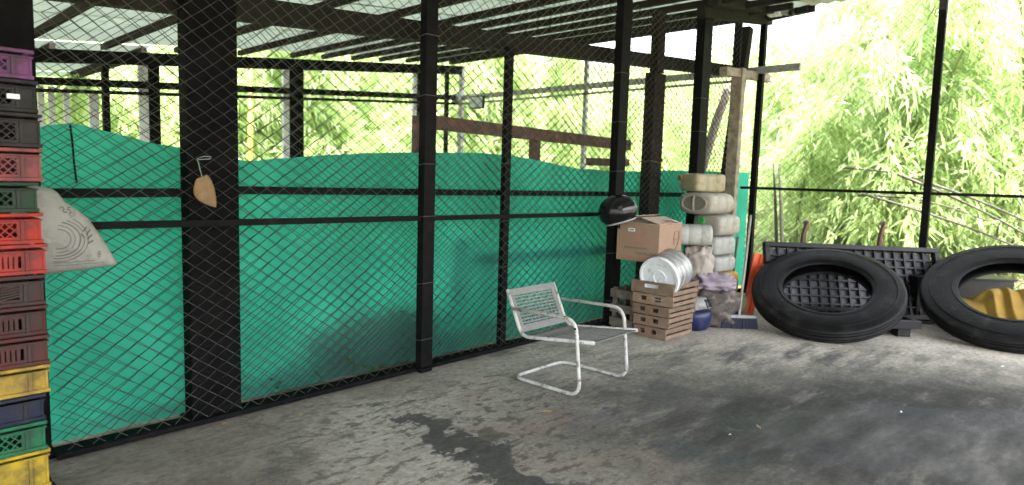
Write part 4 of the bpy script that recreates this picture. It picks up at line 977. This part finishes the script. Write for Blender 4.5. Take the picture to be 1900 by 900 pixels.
# brooms
def broom(label, hp, top, wd, bm_, sm_, yaw):
    t = thing('broom', label, 'broom', hp); e = Vector((math.cos(yaw), math.sin(yaw), 0)); f_ = Vector((-e.y, e.x, 0)); H0 = Vector(hp)
    mb = MB(); n_ = 26; rr = random.Random(int(wd * 1000))
    for k in range(n_):
        for s_ in (-1, 0, 1):
            b_ = H0 + e * (wd * (k / (n_ - 1) - .5)) * 1.06 + f_ * (s_ * .022) + Vector((0, 0, .001)); tp = H0 + e * (wd * (k / (n_ - 1) - .5) * .97) + f_ * (s_ * .014) + Vector((0, 0, .105))
            mb.bar(b_ + e * rr.uniform(-.006, .006), tp, .013, .016, f_)
    mb.build('bristles', bm_, t)
    MB().bar(H0 - e * wd / 2 + Vector((0, 0, .118)), H0 + e * wd / 2 + Vector((0, 0, .118)), .05, .028).build('head', 'grey_plastic', t, bevel=.005)
    MB().tube([H0 + Vector((0, 0, .13)), H0.lerp(Vector(top), .5) + Vector((.004, 0, .06)), Vector(top)], .013, 8).build('handle', sm_, t, smooth=True)
    return t
hp = gz(1370, 609); broom('broom with dark navy bristles and greyish stick standing at the corner', hp, gd(1393, 400, 7.3), .33, 'navy_bristle', 'stick_grey', yaw_c)
hp2 = gz(1358, 596) ; broom('second broom with a dark brown stick behind the navy broom', hp2 + CF * .12, gd(1369, 440, 7.25), .24, 'dark_cloth' if False else 'navy_bristle', 'stick_brown', yaw_c + .3)

# ------------------------------------------------------------------ helmet on the post
hc = gy(1143, 393, -.27)
t = thing('motorcycle_helmet', 'glossy black motorcycle helmet hung on the post above the box', 'helmet', hc)
e1 = (CR * .92 - CF * .25).normalized(); e3 = (UP * .9 + e1 * -.30 - CF * .1).normalized(); e1 = (e1 - e3 * e1.dot(e3)).normalized(); e2 = e3.cross(e1)
def hel(u, v, k=1.0):  # u azimuth from face, v polar from crown
    rx = .178 * (1.0 + .10 * math.cos(u)) ; x = rx * math.sin(v) * math.cos(u); y = .135 * math.sin(v) * math.sin(u); z = .150 * math.cos(v) if v < math.pi / 2 else .150 * math.cos(v) * .92
    if v > 2.0 and abs(u) < 1.2: x += .03 * (v - 2.0) * math.cos(u)
    return hc + (e1 * x + e2 * y + e3 * z) * k
P = [[hel(-math.pi + 2 * math.pi * j / 48, .02 + 2.30 * i / 26) for j in range(49)] for i in range(27)]
mb = MB().grid(P); so = mb.build('shell', 'helmet', t, smooth=True); sm = so.modifiers.new('thick', 'SOLIDIFY'); sm.thickness = .012; sm.offset = -1
P = [[hel(-1.15 + 2.3 * j / 24, 1.08 + .75 * i / 10, 1.025) for j in range(25)] for i in range(11)]
MB().grid(P).build('visor', 'visor', t, smooth=True)
for s_ in (-1, 1): c_ = hel(s_ * 1.22, 1.35, 1.01); nn = (c_ - hc).normalized(); MB().tube([c_, c_ + nn * .012], .022, 16).build('visor_pivot', 'black_plastic', t)
P = [hel(-math.pi + 2 * math.pi * j / 40, 2.32, .995) for j in range(40)]; MB().tube(P, .010, 6, closed=True).build('rim_trim', 'grey_plastic', t, smooth=True)
MB().tube([hel(1.6, 2.25), hc - e3 * .16 + CF * .06, gy(1128, 400, -.10), gy(1120, 402, -.05)], .008, 6).build('chin_strap', 'black_steel', t)

# ------------------------------------------------------------------ bamboo and undergrowth
def leaf_mesh(name, bases, dirs, Ls, wr, tint, material, droop=.25):
    """many small folded leaf blades in one mesh"""
    n = len(bases); d = dirs / np.linalg.norm(dirs, axis=1, keepdims=True)
    rv = rng.normal(size=(n, 3)); s_ = np.cross(d, rv); s_ /= np.linalg.norm(s_, axis=1, keepdims=True) + 1e-9
    L3 = Ls[:, None]; mid = bases + d * L3 * .42; tip = bases + d * L3 + np.array([0, 0, -1.0]) * L3 * droop
    V = np.empty((n, 4, 3)); V[:, 0] = bases; V[:, 1] = mid + s_ * L3 * wr; V[:, 2] = tip; V[:, 3] = mid - s_ * L3 * wr
    me = bpy.data.meshes.new(name); me.vertices.add(n * 4); me.vertices.foreach_set('co', V.reshape(-1).astype(np.float32))
    me.loops.add(n * 6); me.polygons.add(n * 2)
    b = (np.arange(n) * 4)[:, None]; idx = np.concatenate([b, b + 1, b + 2, b, b + 2, b + 3], 1).reshape(-1)
    me.loops.foreach_set('vertex_index', idx.astype(np.int32)); me.polygons.foreach_set('loop_start', (np.arange(n * 2) * 3).astype(np.int32)); me.polygons.foreach_set('loop_total', np.full(n * 2, 3, np.int32))
    me.update(calc_edges=True); me.validate()
    at = me.attributes.new('tint', 'FLOAT', 'POINT'); at.data.foreach_set('value', np.repeat(np.clip(tint, 0, 1), 4).astype(np.float32))
    me.materials.append(MT[material]); return me
def bamboo_variant(seed, H_, nculm, nbr, spread, thin=1.0):
    r = np.random.default_rng(seed); culms = []; bases = []; dirs = []; tints = []; Ls = []; twigs = MB()
    for c in range(nculm):
        az = r.uniform(0, 2 * np.pi); ln = r.uniform(.25, 1.0) * spread; h = H_ * r.uniform(.75, 1.08); b0 = np.array([r.normal() * .35, r.normal() * .35, -.1])
        def cp(t): return b0 + np.array([math.cos(az) * ln * t ** 2.2 * h * .5, math.sin(az) * ln * t ** 2.2 * h * .5, h * (t - .22 * ln * t ** 3)])
        culms.append([cp(t) for t in np.linspace(0, 1, 14)])
        for k in range(nbr):
            t = r.uniform(.10, 1.0) ** .8; p = cp(t); a = r.uniform(0, 2 * np.pi); bl = r.uniform(.5, 1.5) * (1.15 - .55 * t); up = r.uniform(.1, .6); tn = r.normal(.45, .2)
            od = np.array([math.cos(a), math.sin(a), 0]); pts_ = []
            for q in np.linspace(0, 1, 6): pts_.append(p + od * bl * q + np.array([0, 0, up * bl * q - .95 * bl * q * q]))
            if k % 3 == 0: twigs.tube([Vector(x) for x in pts_[::2]] + [Vector(pts_[-1])], [.008, .006, .004, .003], 3, caps=False)
            for q in range(1, 6):
                nl = int(r.integers(6, 12) * thin); bs = pts_[q] + r.normal(size=(nl, 3)) * .07
                dd = od * .55 + np.array([0, 0, -.75]) + r.normal(size=(nl, 3)) * .55
                bases.append(bs); dirs.append(dd); Ls.append(r.uniform(.16, .33, nl)); tints.append(np.full(nl, tn) + r.normal(size=nl) * .12 + .12 * (q / 5))
    bases = np.concatenate(bases); dirs = np.concatenate(dirs); Ls = np.concatenate(Ls); tints = np.concatenate(tints)
    lm = leaf_mesh('foliage', bases, dirs, Ls, .085, tints, 'leaf')
    cms = []
    for cpnts in culms:
        mb = MB().tube([Vector(x) for x in cpnts], [.038 * (1 - .75 * i / 13) for i in range(14)], 7)
        me = bpy.data.meshes.new('culm'); me.from_pydata([tuple(v) for v in mb.v], [], mb.f); me.materials.append(MT['culm'])
        for p_ in me.polygons: p_.use_smooth = True
        cms.append(me)
    tm = bpy.data.meshes.new('twigs'); tm.from_pydata([tuple(v) for v in twigs.v], [], twigs.f); tm.materials.append(MT['pole'])
    return lm, cms, tm
VAR = [bamboo_variant(21, 6.2, 6, 44, .8), bamboo_variant(22, 7.2, 7, 40, 1.0), bamboo_variant(23, 5.0, 6, 46, 1.1)]
BAMBOO = []
def clump(v, x, y, sc, rz, label, group):
    lm, cms, tm = VAR[v]; z = terr_h(x, y)
    t = thing('bamboo_clump', label, 'bamboo', (x, y, z), group, rot=(0, 0, rz)); t.scale = (sc, sc, sc)
    for nm, me in [('foliage', lm), ('twigs', tm)] + [('culm', c) for c in cms]:
        o = bpy.data.objects.new(nm, me); col.objects.link(o); o.parent = t
        if nm in ('foliage', 'twigs'): o['kind'] = 'stuff'
    return t
def camxy(dep, px): p = CAM + CF * dep + CR * ((px - 950) / FPX * dep); return p.x, p.y
rr = random.Random(5)
near = [(11.5, 1640), (11.0, 1860), (12.8, 1545), (13.5, 1750), (14.5, 1600), (12.5, 1990)]
for i, (d, pxl) in enumerate(near):
    x, y = camxy(d, pxl); clump(i % 3, x, y, rr.uniform(.85, 1.0), rr.uniform(0, 6.28), 'bamboo clump with drooping bright leaves beyond the open fence', 'bamboo clumps beyond the open fence')
mid = [(17, 1500), (17.5, 1850), (19, 1700), (19.5, 1560), (21, 1950), (24, 1560), (23, 1800), (24, 1640)]
for i, (d, pxl) in enumerate(mid):
    x, y = camxy(d, pxl); clump(i % 3, x, y, rr.uniform(.8, 1.15), rr.uniform(0, 6.28), 'more distant bamboo clump on the bank beyond the open fence', 'bamboo clumps on the far bank')
back = [(13.5, 80), (13.0, 260), (14.0, 420), (14.5, 600), (15.0, 760), (15.5, 900), (15.5, 1020), (15.5, 1180), (14.0, 1320), (17.5, 180), (18, 350), (18, 520), (18.5, 680), (19, 840), (20, 980), (20, 1130), (19, 1270), (23, 100), (23, 300), (24, 500), (24, 700), (25, 900)]
for i, (d, pxl) in enumerate(back):
    x, y = camxy(d, pxl)
    if y < 8: y = 8 + rr.random()
    clump((i + 1) % 3, x, y, rr.uniform(.75, 1.05) * (.62 if 1000 < pxl < 1300 else 1), rr.uniform(0, 6.28), 'bamboo clump seen through the cage behind its far frame', 'bamboo clumps behind the cage')
# wooded bank: one uncountable mass of leaves
nb = 90000
ang = rng.uniform(-.85, .85, nb); dist = rng.uniform(22, 36, nb)
bx = CAM.x + dist * (CF.x * np.cos(ang) + CR.x * np.sin(ang)); by = CAM.y + dist * (CF.y * np.cos(ang) + CR.y * np.sin(ang))
hz = np.array([terr_h(a, b) for a, b in zip(bx[::30], by[::30])]).repeat(30)[:nb]
clus = np.array([mnoise.noise(Vector((a * .35, b * .35, 0))) for a, b in zip(bx[::30], by[::30])]).repeat(30)[:nb]
for arr in (bx, by):
    pass
cx = bx[::30].repeat(30)[:nb]; cy = by[::30].repeat(30)[:nb]
off = rng.normal(size=(nb, 3)) * np.array([.55, .55, .45]); hgt = (rng.random(nb // 30 + 1).repeat(30)[:nb]) ** 1.3 * (3.4 + 2 * clus)
bases = np.stack([cx + off[:, 0], cy + off[:, 1], hz + hgt + off[:, 2]], 1)
dirs = rng.normal(size=(nb, 3)) * .7 + np.array([0, 0, -.5])
me = leaf_mesh('wooded_bank', bases, dirs, rng.uniform(.25, .55, nb), .10, np.clip(rng.normal(.4, .2, nb // 30 + 1).repeat(30)[:nb] + rng.normal(0, .1, nb), 0, 1), 'leaf')
o = bpy.data.objects.new('wooded_bank', me); col.objects.link(o); o['kind'] = 'stuff'; tag(o, 'dense mass of green leaves on the bank far behind', 'foliage')
# undergrowth near the slab
nu = 60000
ux = rng.uniform(-6, 24, nu); uy = rng.uniform(-8, 24, nu); ok = ((ux > 7.4 + np.maximum(0, -uy * .3)) | (uy > 6.4)); ux, uy = ux[ok], uy[ok]; nu = len(ux)
cl30 = 12; ux = ux[::cl30].repeat(cl30)[:nu]; uy = uy[::cl30].repeat(cl30)[:nu]
uz = np.array([terr_h(a, b) for a, b in zip(ux[::cl30], uy[::cl30])]).repeat(cl30)[:len(ux)]; nu = len(ux)
bases = np.stack([ux + rng.normal(size=nu) * .12, uy + rng.normal(size=nu) * .12, uz + rng.random(nu) * .25], 1)
me = leaf_mesh('undergrowth', bases, rng.normal(size=(nu, 3)) * .6 + np.array([0, 0, .9]), rng.uniform(.15, .5, nu), .05, rng.normal(.5, .25, nu), 'grass', .35)
o = bpy.data.objects.new('undergrowth', me); col.objects.link(o); o['kind'] = 'stuff'; tag(o, 'low leafy undergrowth covering the ground outside', 'undergrowth')
# weeds right behind the tarp
nw = 1300; wx = rng.uniform(.55, 2.0, nw); wy = rng.uniform(.25, .55, nw)
bases = np.stack([wx, wy, rng.random(nw) ** 1.5 * (.10 + .26 * np.clip((wx - .5) / 1.0, 0, 1))], 1)
me = leaf_mesh('weeds', bases, rng.normal(size=(nw, 3)) * .7 + np.array([0, 0, .6]), rng.uniform(.08, .2, nw), .09, rng.normal(.4, .2, nw), 'leaf_dark', .3)
o = bpy.data.objects.new('weeds', me); col.objects.link(o); o['kind'] = 'stuff'; tag(o, 'low weeds pressed close behind the green tarp', 'weeds')
# fallen and leaning stems beyond the open fence
stems = [((1745, 366, 9.2), (1905, 452, 9.0)), ((1790, 372, 9.6), (1930, 440, 9.4)), ((1690, 395, 10.0), (1880, 470, 9.6)), ((1640, 372, 10.4), (1740, 392, 10.2)), ((1770, 352, 11), (1740, 345, 11.2)), ((1600, 322, 10.5), (1700, 345, 10.2)), ((1760, 265, 10.6), (1820, 290, 10.4))]
for i, (a, b) in enumerate(stems):
    a = gd(*a); b = gd(*b); d = b - a; a2 = a - d * .5; b2 = b + d * .9
    pts_ = [a2.lerp(b2, k / 8) + Vector((0, 0, .12 * math.sin(math.pi * k / 8))) for k in range(9)]
    tag(MB().tube(pts_, [.022 - .0015 * k for k in range(9)], 7).build('fallen_stem', 'pole', smooth=True), 'bare bamboo stem leaning among the plants beyond the open fence', 'stem', 'bare leaning stems beyond the open fence')
for (pxl, d) in ((1442, 10.2), (1452, 10.1)):
    x, y = camxy(d, pxl); z = terr_h(x, y)
    tag(MB().tube([(x, y, z), (x + .03, y, z + .8), (x - .02, y + .05, z + 1.5), (x - .08, y + .1, z + 2.1)], [.035, .03, .024, .012], 8).build('sapling_stem', 'trunk', smooth=True), 'slim dark sapling stem standing just outside the fence corner', 'stem', 'slim dark sapling stems outside the corner')
x, y = camxy(12.2, 462); tag(MB().tube([(x, y, 0), (x + .02, y, 2.0), (x + .06, y, 4.5)], [.06, .055, .04], 9).build('yellow_bamboo', 'culm_yellow', smooth=True), 'thick yellow bamboo stem beyond the far frame of the cage', 'stem')

# small litter on the concrete
MT['dry_leaf'] = mat('dry_leaf', (.24, .17, .08), .8, 0, .3, 20)
for (pxl, pyl, k, m_) in [(1672, 765, .014, 'paper'), (1862, 681, .02, 'paper'), (1560, 643, .014, 'paper'), (1355, 808, .008, 'paper'), (1490, 701, .008, 'paper')]:
    p = gz(pxl, pyl); a = random.uniform(0, 6.28); e1 = Vector((math.cos(a), math.sin(a), 0)) * k; e2 = Vector((-math.sin(a), math.cos(a), 0)) * k * .35
    tag(MB().grid([[p - e1 - e2 + UP * .003, p - e2 + UP * .008, p + e1 - e2 + UP * .004], [p - e1 + e2 + UP * .004, p + e2 + UP * .010, p + e1 + e2 + UP * .003]]).build('paper_scrap', m_), 'tiny white paper scrap lying on the stained concrete', 'scrap', 'paper scraps on the floor')
for k in range(14):
    p = gz(random.uniform(420, 1850), random.uniform(700, 880)) if k < 5 else Vector((random.uniform(0, 3.4), random.uniform(-.35, -.06), 0)); a = random.uniform(0, 6.28); L_ = random.uniform(.02, .045); e1 = Vector((math.cos(a), math.sin(a), 0)) * L_; e2 = Vector((-math.sin(a), math.cos(a), 0)) * L_ * .3
    tag(MB().add([p - e1 + UP * .003, p + e2 + UP * .009, p + e1 + UP * .005, p - e2 + UP * .004], [(0, 1, 2), (0, 2, 3)]).build('dry_leaf', 'dry_leaf'), 'small dry brown leaf fallen on the concrete floor', 'leaf', 'dry leaves on the floor')
